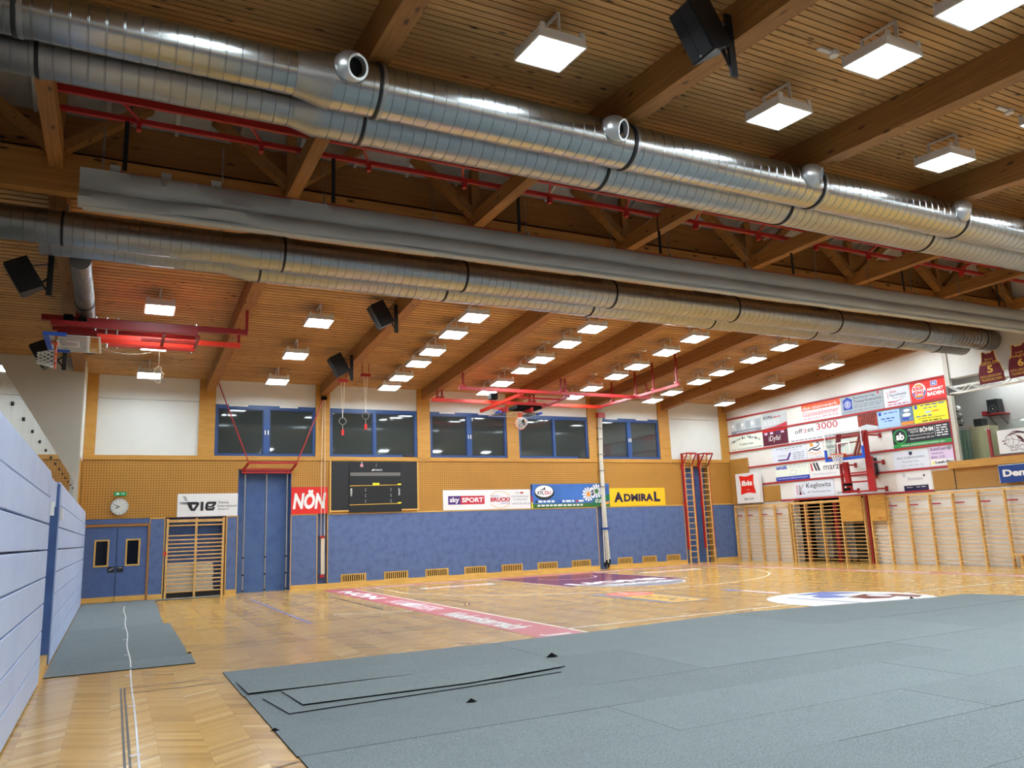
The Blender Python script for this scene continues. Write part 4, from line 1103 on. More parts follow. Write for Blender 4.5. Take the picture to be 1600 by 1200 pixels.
for k, (y, z, m_) in enumerate(((14.95, 4.70, 'hook_white'), (14.91, 4.46, 'steel'), (14.88, 4.26, 'steel'))):
    t = thing('spot_lamp', ('white spot lamp head clamped at the gallery pier, top one' if k == 0 else 'grey round spot lamp at the gallery pier, %s' % ('middle one' if k == 1 else 'lowest one')), 'spot lamp', (23.0, y, z-.08), 'spot lamps at the gallery pier')
    G().cyl((22.86, y, z), (23.04, y, z+.02), .085, .07, n=18).obj('lamp_can', m_, t, smooth=40); ring(t, frameR(22.86), y, z, .085, .085, .02, 'store_grey', d=.004, name='rim')
    bx('clamp', 22.96, 23.02, y-.01, y+.08, z-.1, z-.07, 'black_steel', t)
for k, y in enumerate((13.9, 10.5, 7.0)):  # unseen lamps, added to brighten the gallery's back wall
    t = thing('added_gallery_lamp', 'long white unseen lamp added to brighten the gallery, %s from the pier' % ORD[k], 'lamp', (23.7, y, 5.80), 'lamps added to brighten the gallery')
    bx('housing', 23.62, 23.78, y-.6, y+.6, 5.83, 5.90, 'lamp_body', t); bx('diffuser', 23.64, 23.76, y-.58, y+.58, 5.815, 5.83, 'lamp_light', t)
t = thing('stage_truss', 'white lattice truss carrying the jersey banners across the gallery', 'truss', (22.3, 13.4, 5.05))
for x, z in ((22.22, 5.26), (22.22, 5.07), (22.42, 5.26), (22.42, 5.07)): G().cyl((x, 14.62, z), (x, 10.4, z), .018, n=8).obj('chord', 'white', t)
for i in range(14):
    y = 14.6-.3*i
    for x in (22.22, 22.42): G().cyl((x, y, 5.07 if i % 2 else 5.26), (x, y-.3, 5.26 if i % 2 else 5.07), .012, n=6).obj('lacing', 'white', t)
bx('end_plate', 22.18, XR-.07, 14.63, 14.70, 5.04, 5.30, 'store_grey', t)
def jersey(label, yc, zc, nm, num, first):
    out = [(-.35, 0), (.36, 0), (.36, .28), (.30, .52), (.23, .60), (.20, .72), (.185, .90), (.13, .92), (.08, .86), (-.08, .86), (-.13, .92), (-.185, .90), (-.20, .72), (-.23, .60), (-.30, .52), (-.36, .28)]
    f = frameR(22.16)
    o = G().prism([f(yc-a, zc+b, 0) for a, b in out], (.02, 0, 0)).obj('jersey_banner', 'jersey'); tag(o, label, 'banner', 'retired jersey banners')
    edge = [(yc-a*1.0, zc+b) for a, b in out[2:15]]
    stroke(o, f, edge, .018, 'print_gold', d=.006, name='neck_trim')
    txt(o, f, first, yc+.11, yc-.11, zc+.66, zc+.71, 'print_gold', name='lettering'); txt(o, f, nm, yc+.25, yc-.25, zc+.53, zc+.62, 'print_gold')
    txt(o, f, num, yc+.08, yc-.08, zc+.29, zc+.50, 'print_gold', bold=.03)
    txt(o, f, 'MÖLLERSDORF', yc+.30, yc-.30, zc+.165, zc+.245, 'print_gold'); txt(o, f, 'TRAISKIRCHEN', yc+.30, yc-.30, zc+.06, zc+.135, 'print_gold')
jersey('maroon jersey banner with a gold number five on the truss', 13.28, 5.16, 'GEISLER', '5', 'Bernd'); jersey('maroon jersey banner with a gold number six, cut by the right edge', 12.42, 5.18, 'HAJDU', '6', 'Laszlo')
# ------------------------------------------------------------------ advertising on the window wall
def signB(label, x0, x1, z0, z1, mat, y=D, th=.03, group=None):
    o = bx('advertising_sign', x0, x1, y-th, y-.001, z0, z1, mat); tag(o, label, 'sign', group or 'advertising signs on the window wall'); return o, frameB(y-th)
o, f = signB('white sign with bold black lettering over the niche wall bars', 1.60, 3.27, 2.275, 2.94, 'sign_white')
K = 'print_black'
shape(o, f, [(1.84, 2.70), (2.12, 2.70), (2.19, 2.68), (2.19, 2.62), (2.08, 2.44), (1.98, 2.44), (1.93, 2.50)], K); shape(o, f, [(1.99, 2.62), (2.11, 2.62), (2.04, 2.51), (2.02, 2.51)], 'sign_white', d=.007)
rect(o, f, 2.23, 2.31, 2.44, 2.70, K, d=.004, name='lettering'); shape(o, f, [(2.42, 2.70), (2.66, 2.70), (2.66, 2.62), (2.58, 2.54), (2.64, 2.54), (2.59, 2.44), (2.40, 2.44), (2.35, 2.50), (2.37, 2.64)], K); shape(o, f, [(2.45, 2.63), (2.58, 2.63), (2.52, 2.575), (2.44, 2.575)], 'sign_white', d=.007); shape(o, f, [(2.43, 2.53), (2.57, 2.53), (2.56, 2.51), (2.43, 2.51)], 'sign_white', d=.007)
for k in range(4): shape(o, f, [(1.66+.045*k, 2.70), (1.68+.048*k, 2.70), (1.71+.05*k, 2.63), (1.69+.045*k, 2.63)], K, name='tail_stripe')
for k in range(4): rect(o, f, 1.74+.02*k, 1.83+.015*k, 2.84-.035*k, 2.855-.035*k, K, d=.004, name='tail_stripe')
for k, s in enumerate(('Vienna', 'International', 'Airport')): txt(o, f, s, 2.71, 2.71+(.30, .53, .31)[k], 2.64-.10*k, 2.71-.10*k, K)
o, f = signB('red sign with white slanted lettering between the blue niche and the scoreboard', 4.85, 5.97, 2.272, 3.10, 'sign_red', th=.025)
txt(o, f, 'NÖN', 4.89, 5.92, 2.42, 3.02, 'white', bold=.045, shear=.18)
o, f = signB('white banner with a purple and red sports channel logo left of the daisy banner', 9.88, 13.22, 2.275, 2.95, 'sign_white', th=.02)
rect(o, f, 10.06, 10.52, 2.46, 2.75, 'sign_purple'); rect(o, f, 10.52, 11.42, 2.46, 2.75, 'print_red'); txt(o, f, 'sky', 10.12, 10.47, 2.49, 2.71, 'white', bold=.03); txt(o, f, 'SPORT', 10.57, 11.37, 2.53, 2.69, 'white', bold=.03)
txt(o, f, 'BRUCKI', 11.64, 12.40, 2.53, 2.68, 'print_red', bold=.04, shear=.1); txt(o, f, 'INTERSPORT', 11.66, 12.0, 2.71, 2.75, 'sign_royal'); txt(o, f, 'LEOBERSDORF', 12.02, 12.42, 2.46, 2.50, 'sign_royal')
for k in range(11):
    a = PI*(.18+.64*k/10)
    for s in (1, -1): rect(o, f, 12.02+.40*math.cos(a)-.018, 12.02+.40*math.cos(a)+.018, 2.60+s*.29*math.sin(a)-.018, 2.60+s*.29*math.sin(a)+.018, 'print_gold', d=.004, name='star')
txt(o, f, 'DER', 12.63, 12.78, 2.80, 2.86, 'print_grey'); oval(o, f, 12.88, 2.83, .07, .03, 'print_red'); txt(o, f, 'FACHHÄNDLER', 12.47, 13.16, 2.67, 2.75, 'print_grey'); txt(o, f, 'in Leobersdorf', 12.55, 13.10, 2.57, 2.64, 'print_grey'); txt(o, f, 'www.brucki.at', 12.48, 13.20, 2.42, 2.50, 'print_grey')
o, f = signB('blue sky and daisy banner between the white and the yellow sign', 13.26, 16.60, 2.272, 3.13, 'photo_sky', th=.025)
rect(o, f, 13.30, 16.60, 2.272, 2.42, 'grass_green', name='meadow')
for k, m_ in enumerate(('print_black', 'sign_royal', 'print_red', 'sign_lemon')): rect(o, f, 13.26, 13.31, 2.915-.214*k, 3.13-.214*k, m_, d=.005, name='colour_bar')
oval(o, f, 13.80, 2.83, .41, .27, 'print_black', d=.005); oval(o, f, 13.79, 2.87, .37, .21, 'white', d=.007); txt(o, f, 'KYL', 13.52, 13.78, 2.75, 2.88, 'print_black', d=.009, bold=.03); txt(o, f, 'DU', 13.82, 14.06, 2.75, 2.88, 'print_red', d=.009, bold=.03); shape(o, f, [(13.60, 2.92), (13.85, 2.92), (13.82, 3.04), (13.78, 2.97)], 'print_black', d=.009)
def daisy(u, v, r, core):
    for k in range(12):
        a = 2*PI*k/12; shape(o, f, [(u, v), (u+r*math.cos(a-.17), v+r*math.sin(a-.17)), (u+r*1.12*math.cos(a), v+r*1.12*math.sin(a)), (u+r*math.cos(a+.17), v+r*math.sin(a+.17))], 'white', d=.006, name='petal')
    oval(o, f, u, v, r*.36, r*.36, core, d=.010, name='flower_core', n=16)
daisy(15.66, 2.74, .24, 'print_orange'); daisy(16.03, 2.85, .24, 'grass_green')
for k, (a, b) in enumerate(((13.46, 14.20), (14.45, 15.05), (15.15, 15.45))): oval(o, f, a, 2.50, .045, .045, ('print_black', 'sign_royal', 'print_red')[k], d=.006, name='dot'); small(o, f, a+.08, b, 2.47, .07, 'white', d=.007)
small(o, f, 13.5, 15.4, 2.33, .06, 'white', d=.007)
shape(o, f, [(15.82, 2.30), (16.60, 2.52), (16.60, 2.74), (15.88, 2.55)], 'deep_green', d=.008, name='ribbon'); small(o, f, 15.95, 16.4, 2.50, .04, 'white', d=.010); small(o, f, 15.95, 16.3, 2.43, .04, 'white', d=.010)
shape(o, f, [(16.15, 2.29), (16.58, 2.40), (16.55, 2.47), (16.18, 2.37)], 'print_orange', d=.010, name='sticker')
o, f = signB('yellow sign with navy capital letters, right of the daisy banner', 16.61, 19.20, 2.272, 2.95, 'sign_yellow', th=.018)
txt(o, f, 'A', 16.80, 17.22, 2.42, 2.80, 'sign_navy', bold=.05); txt(o, f, 'DMIRA', 17.25, 18.62, 2.44, 2.73, 'sign_navy', bold=.045); txt(o, f, 'L', 18.66, 18.95, 2.42, 2.80, 'sign_navy', bold=.05)
# scoreboard
t = thing('scoreboard', 'switched-off black scoreboard between the red sign and the white banner', 'scoreboard', (7.5, D, 2.28))
for a, b in ((6.08, 6.64), (8.40, 8.95)): bx('side_display', a, b, D-.06, D-.002, 2.36, 3.90, 'black_steel', t)
bx('main_display', 6.645, 8.395, D-.08, D-.002, 2.28, 3.90, 'black_grille', t)
bx('frame', 6.03, 6.075, D-.05, D-.002, 2.29, 3.92, 'kick_wood', t); bx('frame', 8.955, 9.0, D-.05, D-.002, 2.29, 3.92, 'kick_wood', t)
for a, b in ((6.08, 6.64), (8.40, 8.95)): bx('frame_shelf', a, b, D-.07, D-.002, 2.31, 2.355, 'kick_wood', t)
f = frameB(D-.08)
rect(t, f, 6.68, 8.36, 3.44, 3.55, 'store_grey', name='text_strip'); txt(t, f, 'SWARCO', 7.43, 7.74, 3.60, 3.66, 'white', shear=.2); shape(t, f, [(7.38, 3.60), (7.42, 3.60), (7.47, 3.66), (7.43, 3.66)], 'white')
for z in (3.125, 2.52): stroke(t, f, [(6.66, z), (8.38, z+.02)], .018, 'print_gold', name='yellow_line'); shape(t, f, [(8.24, z+.02), (8.38, z+.025), (8.38, z+.06), (8.28, z+.06)], 'sign_lemon')
rect(t, f, 7.42, 7.64, 3.14, 3.21, 'sign_lemon'); txt(t, f, 'TIME', 7.47, 7.59, 3.155, 3.185, 'print_black', d=.008)
for x, s in ((6.71, 1), (8.31, 1)):
    g = G(); vs, fs = glyphs('HEIM', .02, 0) if x < 7 else glyphs('GAST', .02, 0)
    g.add([f(x+.03-.055*b, 2.80+.24*a, .006) for a, b in vs], fs).obj('lettering', 'white', t)
for x in (7.18, 8.03):
    for z in (2.60, 2.66, 2.78, 2.84, 2.96, 3.02): rect(t, f, x-.014, x+.014, z-.01, z+.01, 'print_pale', d=.006, name='colon_dot')
for z in (3.76, 3.82): rect(t, f, 7.53, 7.55, z-.01, z+.01, 'print_pale', d=.006, name='colon_dot')
rect(t, f, 7.01, 7.10, 3.73, 3.82, 'print_pink', d=.006, name='sticker'); oval(t, f, 7.055, 3.86, .03, .035, 'print_grey', d=.006, name='sticker')

# ------------------------------------------------------------------ advertising on the right wall
t = thing('banner_rails', 'six horizontal red rails between the advertising banners on the right wall', 'rail', (XR, 20, 2.2))
for z, a, b in ((5.72, 24.75, 15.0), (5.02, 24.75, 15.0), (4.33, 24.75, 15.0), (3.645, 23.74, 15.05), (2.95, 23.05, 15.23), (2.258, 22.18, 15.87)): bx('rail', XR-.05, XR-.022, b, a, z-.03, z+.03, 'rail_red', t)
bx('rail', XR-.07, XR-.061, 14.99, 15.03, 3.1, 5.0, 'rail_red', t)
def signR(label, y0, y1, z0, z1, mat, th=.02):
    o = bx('advertising_sign', XR-th, XR-.002, y1, y0, z0, z1, mat); tag(o, label, 'sign', 'advertising banners on the right wall'); return o, frameR(XR-th)
# top row
o, f = signR('grey banner with pale squares, leftmost in the top row', 24.56, 22.84, 5.06, 5.60, 'sign_silver')
rect(o, f, 24.54, 22.86, 5.06, 5.19, 'sign_grey_dark'); txt(o, f, 'www.hummel.at', 24.25, 23.15, 5.09, 5.15, 'white')
for k in range(3): rect(o, f, 24.25-.55*k, 23.98-.55*k, 5.22, 5.50+.02*k, 'sign_grey', name='square'); oval(o, f, 24.43-.55*k, 5.40, .07, .07, 'white')
o, f = signR('silver banner with a red lower edge, second in the top row', 22.78, 21.52, 5.06, 5.64, 'sign_silver')
shape(o, f, [(22.78, 5.06), (21.52, 5.06), (21.52, 5.22), (22.1, 5.11)], 'print_red'); txt(o, f, 'SKOPAL', 22.72, 22.2, 5.44, 5.55, K, bold=.02); small(o, f, 22.18, 21.8, 5.45, .04, 'print_red')
for k in range(3): small(o, f, 22.7, 21.9, 5.34-.07*k, .03, 'white')
o, f = signR('white banner with an orange head stripe and red typewriter lettering', 20.74, 18.99, 5.06, 5.69, 'sign_white')
rect(o, f, 20.74, 18.99, 5.46, 5.69, 'sign_orange'); txt(o, f, 'das-steinwerk', 20.70, 19.1, 5.49, 5.62, 'white'); txt(o, f, 'Gästezimmer', 20.72, 19.05, 5.24, 5.42, 'print_pink', bold=.015); small(o, f, 20.7, 19.9, 5.14, .035, 'print_pink'); small(o, f, 19.8, 19.05, 5.15, .035, 'print_pink')
o, f = signR('grey banner with a dark blue house emblem in the top row', 18.96, 17.25, 5.06, 5.69, 'sign_grey')
shape(o, f, [(18.86, 5.22), (18.50, 5.22), (18.50, 5.52), (18.44, 5.52), (18.68, 5.66), (18.92, 5.52), (18.86, 5.52)], 'sign_royal'); ring(o, f, 18.68, 5.40, .13, .13, .02, 'white', d=.007); ring(o, f, 18.68, 5.40, .08, .08, .018, 'white', d=.007); rect(o, f, 18.70, 18.66, 5.35, 5.45, 'white', d=.007)
txt(o, f, 'Baumeister Ing.', 18.42, 17.55, 5.53, 5.62, K); txt(o, f, 'Thomas Kotauschek', 18.42, 17.30, 5.41, 5.50, K)
for k in range(2): small(o, f, 18.42, 17.3, 5.31-.07*k, .03, 'sign_grey_dark')
small(o, f, 18.85, 17.4, 5.13, .025, 'sign_grey_dark'); oval(o, f, 17.42, 5.63, .04, .04, 'print_red')
o, f = signR('white pharmacy banner with a red swoosh, left of the red burger banner', 17.20, 16.28, 5.06, 5.68, 'sign_blue_white')
txt(o, f, 'Aktiv', 17.00, 16.72, 5.50, 5.60, 'print_red', shear=.2); txt(o, f, 'Apotheke', 17.00, 16.38, 5.36, 5.48, K); shape(o, f, [(17.10, 5.24), (16.8, 5.22), (16.40, 5.30), (16.8, 5.19), (17.08, 5.20)], 'print_red'); small(o, f, 17.1, 16.35, 5.11, .03, 'print_red'); stroke(o, f, [(17.10, 5.56), (17.04, 5.48), (17.08, 5.40), (17.04, 5.34)], .02, 'print_red'); small(o, f, 16.9, 16.4, 5.32, .02, 'print_grey')
o, f = signR('red burger banner at the right end of the top row', 16.24, 15.02, 5.06, 5.69, 'sign_red')
oval(o, f, 15.93, 5.40, .245, .26, 'white', d=.005); ring(o, f, 15.93, 5.40, .235, .25, .045, 'sign_royal', d=.007, a0=PI, a1=2*PI-.1); oval(o, f, 15.93, 5.55, .14, .07, 'print_orange', d=.008, a0=0, a1=PI); oval(o, f, 15.93, 5.27, .16, .08, 'print_orange', d=.008, a0=PI, a1=2*PI)
txt(o, f, 'BURGER', 16.12, 15.74, 5.43, 5.54, 'sign_red', d=.010, bold=.05); txt(o, f, 'KING', 16.10, 15.76, 5.29, 5.41, 'sign_red', d=.010, bold=.05)
rect(o, f, 15.51, 15.29, 5.49, 5.65, 'white', d=.005); rect(o, f, 15.495, 15.305, 5.505, 5.635, 'sign_royal', d=.007); txt(o, f, 'A2', 15.47, 15.33, 5.525, 5.615, 'white', d=.010, bold=.03); txt(o, f, 'ABFAHRT', 15.66, 15.10, 5.35, 5.44, 'white', bold=.04); txt(o, f, 'BADEN', 15.66, 15.10, 5.19, 5.31, 'white', bold=.05)
# second row
o, f = signR('cream pizzeria banner with arched black lettering', 24.72, 22.86, 4.37, 4.98, 'sign_cream')
s_ = 'Pizzeria Pierino'
for k, ch in enumerate(s_):
    if ch == ' ': continue
    a = (k-(len(s_)-1)/2)/(len(s_)-1); u = 23.78-1.55*a; v = 4.80-.55*a*a*1.1+.03
    txt(o, f, ch, u+.045, u-.045, v, v+(.11 if ch in 'Ptil' else .08), K)
txt(o, f, 'Traiskirchen', 24.15, 23.35, 4.57, 4.66, K); txt(o, f, 'Pizza- Tagmenü 02252/508 888', 24.62, 22.9, 4.40, 4.46, K)
o, f = signR('maroon banner with white handwriting in the second row', 22.82, 21.55, 4.40, 5.00, 'sign_maroon')
rect(o, f, 22.82, 21.55, 4.93, 5.00, 'sign_red', name='head_stripe'); txt(o, f, 'iDyfal', 22.52, 21.90, 4.50, 4.76, 'white', shear=.15)
for k, u in enumerate((22.72, 22.42, 22.10, 21.86)): rect(o, f, u, u-.16, 4.82, 4.90, 'sign_lilac' if k != 2 else 'sign_purple', d=.005, name='tile')
o, f = signR('white printing-house banner with thin grey and red lettering', 21.5, 18.36, 4.37, 4.98, 'sign_white', th=.012)
txt(o, f, 'off', 21.18, 20.80, 4.68, 4.84, K); txt(o, f, '2', 20.76, 20.60, 4.68, 4.81, 'print_red'); txt(o, f, 'et', 20.56, 20.28, 4.68, 4.82, K); txt(o, f, '3000', 20.15, 19.20, 4.70, 4.94, 'print_red'); txt(o, f, 'Druck- und Endverarbeitungs GmbH', 21.15, 19.2, 4.53, 4.60, 'print_pale'); small(o, f, 21.4, 19.0, 4.41, .04, 'print_grey')
o, f = signR('photo banner of a red steel bridge in the second row', 18.34, 17.57, 4.40, 4.97, 'photo_red'); shape(o, f, [(18.34, 4.40), (17.57, 4.40), (17.57, 4.50), (18.0, 4.62), (18.34, 4.56)], 'sign_silver')
for k in range(6): stroke(o, f, [(18.25-.1*k, 4.60), (18.10-.09*k, 4.95)], .02, 'print_black', d=.006, name='girder')
o, f = signR('light blue banner with small blue print in the second row', 17.56, 16.72, 4.40, 4.97, 'sign_sky'); rect(o, f, 17.50, 17.40, 4.82, 4.93, 'sign_royal'); small(o, f, 17.30, 16.80, 4.86, .03, 'sign_royal'); small(o, f, 17.42, 16.86, 4.68, .04, 'sign_royal'); small(o, f, 17.30, 17.0, 4.60, .03, 'sign_royal')
o, f = signR('narrow holiday photo banner between the light blue and yellow ones', 16.70, 16.24, 4.40, 4.97, 'photo_pool'); rect(o, f, 16.70, 16.24, 4.40, 4.50, 'print_orange'); oval(o, f, 16.47, 4.72, .16, .06, 'white'); oval(o, f, 16.52, 4.60, .14, .05, 'sign_royal'); oval(o, f, 16.45, 4.86, .12, .05, 'white')
o, f = signR('bright yellow banner at the right end of the second row', 16.22, 15.02, 4.39, 4.98, 'sign_lemon'); rect(o, f, 16.17, 16.07, 4.84, 4.96, 'sign_royal'); small(o, f, 15.95, 15.1, 4.91, .03, 'sign_royal'); small(o, f, 15.85, 15.4, 4.82, .025, 'sign_royal'); oval(o, f, 15.72, 4.70, .12, .03, 'sign_sky'); oval(o, f, 15.46, 4.71, .14, .025, 'print_orange'); small(o, f, 16.15, 15.6, 4.58, .03, 'sign_royal'); txt(o, f, 'Geöffnet: Mai bis September', 16.08, 15.15, 4.49, 4.54, K); small(o, f, 15.95, 15.3, 4.42, .03, K)
# third row
o, f = signR('white heating firm banner with a purple angle stroke', 22.42, 20.72, 3.70, 4.28, 'sign_blue_white', th=.012)
shape(o, f, [(22.15, 3.75), (21.62, 3.75), (21.46, 4.02), (21.56, 4.02), (21.70, 3.80), (22.15, 3.80)], 'sign_purple'); txt(o, f, 'SCHRANK', 22.15, 21.70, 3.90, 3.97, 'print_grey'); small(o, f, 22.2, 20.9, 4.18, .035, 'print_grey'); small(o, f, 21.9, 21.1, 4.10, .03, 'print_pale')
for k in range(4): small(o, f, 21.38, 20.85, 3.98-.07*k, .03, 'print_grey')
o, f = signR('white banner with an orange sun above dark blue waves', 20.66, 19.94, 3.70, 4.28, 'sign_white', th=.012)
rect(o, f, 20.54, 20.40, 4.13, 4.26, 'print_orange'); stroke(o, f, [(20.62, 3.98), (20.48, 4.06), (20.34, 4.00), (20.20, 3.98), (20.08, 4.04)], .05, 'sign_navy', name='wave'); stroke(o, f, [(20.42, 4.08), (20.26, 4.08), (20.12, 4.16), (20.14, 4.25), (20.24, 4.25)], .04, 'sign_navy', name='wave'); stroke(o, f, [(20.62, 3.88), (20.48, 3.92), (20.30, 3.84), (20.05, 3.92)], .025, 'print_orange', name='wave'); stroke(o, f, [(20.60, 3.82), (20.40, 3.83), (20.20, 3.77), (20.02, 3.85)], .02, 'print_pale', name='wave'); small(o, f, 20.6, 20.0, 3.72, .03, 'print_pale')
o, f = signR('pale green banner half hidden behind the wall hoop', 19.88, 18.40, 3.72, 4.38, 'sign_cream', th=.012); txt(o, f, 'Frei-', 19.78, 19.50, 4.16, 4.28, 'sign_navy'); txt(o, f, 'Hallenbäder', 19.84, 18.95, 3.98, 4.12, 'sign_navy')
for k in range(3): small(o, f, 19.7, 19.2, 3.90-.07*k, .03, 'print_grey')
o, f = signR('black and green stonemason banner at the right end of the third row', 17.08, 15.05, 3.69, 4.30, 'sign_charcoal')
rect(o, f, 17.08, 15.05, 3.69, 3.81, 'sign_green', name='foot_stripe'); txt(o, f, 'www.steinmetzmeister.eu', 16.80, 15.30, 3.715, 3.78, 'white', d=.008); ring(o, f, 16.80, 4.05, .25, .25, .05, 'sign_green', d=.007); oval(o, f, 16.80, 4.05, .20, .20, 'sign_charcoal', d=.006); txt(o, f, 'sb', 16.95, 16.65, 3.93, 4.17, 'white', d=.010, bold=.05)
txt(o, f, 'STEINMETZ', 16.50, 16.12, 4.19, 4.25, 'white'); txt(o, f, 'MEISTER', 16.42, 16.12, 4.11, 4.17, 'white'); txt(o, f, 'BÖHM', 16.08, 15.62, 4.10, 4.27, 'white', bold=.03); txt(o, f, 'Ausführung und Planung von', 16.50, 15.62, 4.00, 4.06, 'white'); txt(o, f, 'Natursteinarbeiten aller Art', 16.45, 15.62, 3.90, 3.96, 'white'); stroke(o, f, [(15.57, 3.92), (15.57, 4.26)], .012, 'white', name='divider')
for k in range(5): small(o, f, 15.52, 15.15, 4.22-.075*k, .035, 'white')
# fourth row
o, f = signR('white food logistics banner with a blue foot stripe in the fourth row', 22.34, 20.70, 2.99, 3.60, 'sign_cream', th=.012)
rect(o, f, 22.34, 20.70, 2.99, 3.14, 'sign_royal', name='foot_stripe'); txt(o, f, 'Internationale Lebensmittellogistik', 22.25, 20.78, 3.03, 3.10, 'white', d=.008); txt(o, f, 'NAGEL', 22.30, 21.72, 3.42, 3.55, 'sign_royal', bold=.05, shear=.15); small(o, f, 21.62, 20.78, 3.52, .03, 'print_pale'); small(o, f, 21.62, 20.78, 3.45, .03, 'print_pale'); ring(o, f, 21.45, 3.28, .17, .10, .02, 'print_pale')
o, f = signR('white banner with slanted black strokes behind the hoop column', 20.66, 18.96, 2.99, 3.60, 'sign_white', th=.012)
shape(o, f, [(20.62, 3.52), (20.55, 3.52), (20.51, 3.24), (20.58, 3.24)], 'print_red')
for u in (20.50, 20.37): shape(o, f, [(u, 3.53), (u-.08, 3.53), (u-.19, 3.24), (u-.11, 3.24)], K)
txt(o, f, 'marzek', 20.02, 18.70+.3, 3.24, 3.46, K); small(o, f, 20.55, 19.5, 3.10, .03, 'print_pale')
o, f = signR('pale grey notary banner with a small crest in the fourth row', 17.16, 15.90, 2.99, 3.57, 'sign_blue_white', th=.012); shape(o, f, [(16.58, 3.53), (16.46, 3.53), (16.46, 3.45), (16.52, 3.41), (16.58, 3.45)], 'sign_navy'); txt(o, f, 'MAG. ROMAN JANDA', 17.02, 16.04, 3.30, 3.38, 'print_grey', bold=.01); txt(o, f, 'Öffentlicher Notar', 16.85, 16.25, 3.20, 3.26, 'print_grey'); small(o, f, 16.9, 16.1, 3.08, .035, 'print_pale')
o, f = signR('lilac removal firm banner at the right end of the fourth row', 15.86, 15.08, 3.00, 3.61, 'sign_lilac', th=.012); txt(o, f, 'Rudolf Leeb', 15.82, 15.30, 3.47, 3.57, 'sign_purple', shear=.2); oval(o, f, 15.20, 3.52, .08, .06, 'print_grey'); txt(o, f, 'TRANSPORTE', 15.80, 15.40, 3.36, 3.41, 'sign_purple'); txt(o, f, '02626 - 22 82', 15.82, 15.36, 3.24, 3.31, 'sign_purple'); rect(o, f, 15.86, 15.08, 3.00, 3.20, 'white', d=.004); txt(o, f, 'Leeb-Bau', 15.70, 15.10, 3.07, 3.15, 'sign_navy', d=.008, bold=.03); shape(o, f, [(15.83, 3.06), (15.74, 3.06), (15.74, 3.16)], 'sign_lemon', d=.008)
# lowest row
o, f = signR('pale sign with a striped grey and red K emblem in the lowest row', 21.48, 19.66, 2.33, 2.90, 'sign_blue_white', th=.02)
for k, c_ in enumerate(('print_pink', 'print_pale', 'print_grey')): shape(o, f, [(21.38-.07*k, 2.42), (21.33-.07*k, 2.42), (21.33-.07*k, 2.78), (21.38-.07*k, 2.78)], c_)
shape(o, f, [(21.24, 2.58), (21.16, 2.58), (20.96, 2.80), (21.06, 2.80)], 'print_pale'); shape(o, f, [(21.26, 2.42), (21.12, 2.42), (21.22, 2.58)], 'print_red'); shape(o, f, [(21.18, 2.60), (21.12, 2.56), (20.98, 2.42), (21.04, 2.42)], 'print_grey')
txt(o, f, 'Keglovits', 20.90, 19.78, 2.60, 2.82, K); txt(o, f, 'Ihr Mobilitätspartner', 20.85, 19.80, 2.44, 2.54, 'print_grey')
o, f = signR('blank white panel with dark letters hidden by the hoop column', 19.62, 18.10, 2.31, 2.91, 'sign_white', th=.012); txt(o, f, 'SAT', 19.55, 19.15, 2.36, 2.44, 'print_grey', bold=.03)
o, f = signR('white banner with a purple foot plate at the right of the lowest row', 17.15, 15.90, 2.29, 2.92, 'sign_white', th=.012); rect(o, f, 16.90, 16.04, 2.29, 2.46, 'sign_navy', name='foot_plate'); small(o, f, 16.8, 16.55, 2.39, .025, 'print_pale', d=.008); small(o, f, 16.45, 16.12, 2.39, .025, 'print_pale', d=.008); txt(o, f, 'Rittmann', 16.72, 16.20, 2.62, 2.72, 'print_grey'); oval(o, f, 16.15, 2.75, .035, .035, 'sign_navy'); oval(o, f, 16.85, 2.80, .06, .08, 'print_pale')
# hotel sign standing off the wall
t = thing('hotel_sign', 'white box sign with a red cushion emblem above the corner wall bars', 'sign', (22.5, 23.66, 2.24))
bx('box', XR-.24, XR-.085, 23.04, 24.32, 2.24, 3.42, 'sign_white', t); f = frameR(XR-.24)
q = []
for (ua, va), (ub, vb) in (((24.08, 2.58), (23.24, 2.60)), ((23.24, 2.60), (23.30, 3.36)), ((23.30, 3.36), (24.12, 3.34)), ((24.12, 3.34), (24.08, 2.58))):
    for k in range(6):
        s_ = k/6; b_ = .06*math.sin(PI*s_); cu, cv = 23.68, 2.97; u = ua+(ub-ua)*s_; v = va+(vb-va)*s_; l = math.hypot(cu-u, cv-v); q.append((u+(cu-u)/l*b_, v+(cv-v)/l*b_))
shape(t, f, q, 'sign_red', name='cushion_emblem'); txt(t, f, 'ibis', 23.98, 23.40, 2.92, 3.14, 'white', bold=.04, d=.009); txt(t, f, 'HOTELS', 23.76, 23.58, 2.74, 2.78, 'white', d=.009); txt(t, f, 'IBIS.COM', 23.90, 23.40, 2.36, 2.44, K)
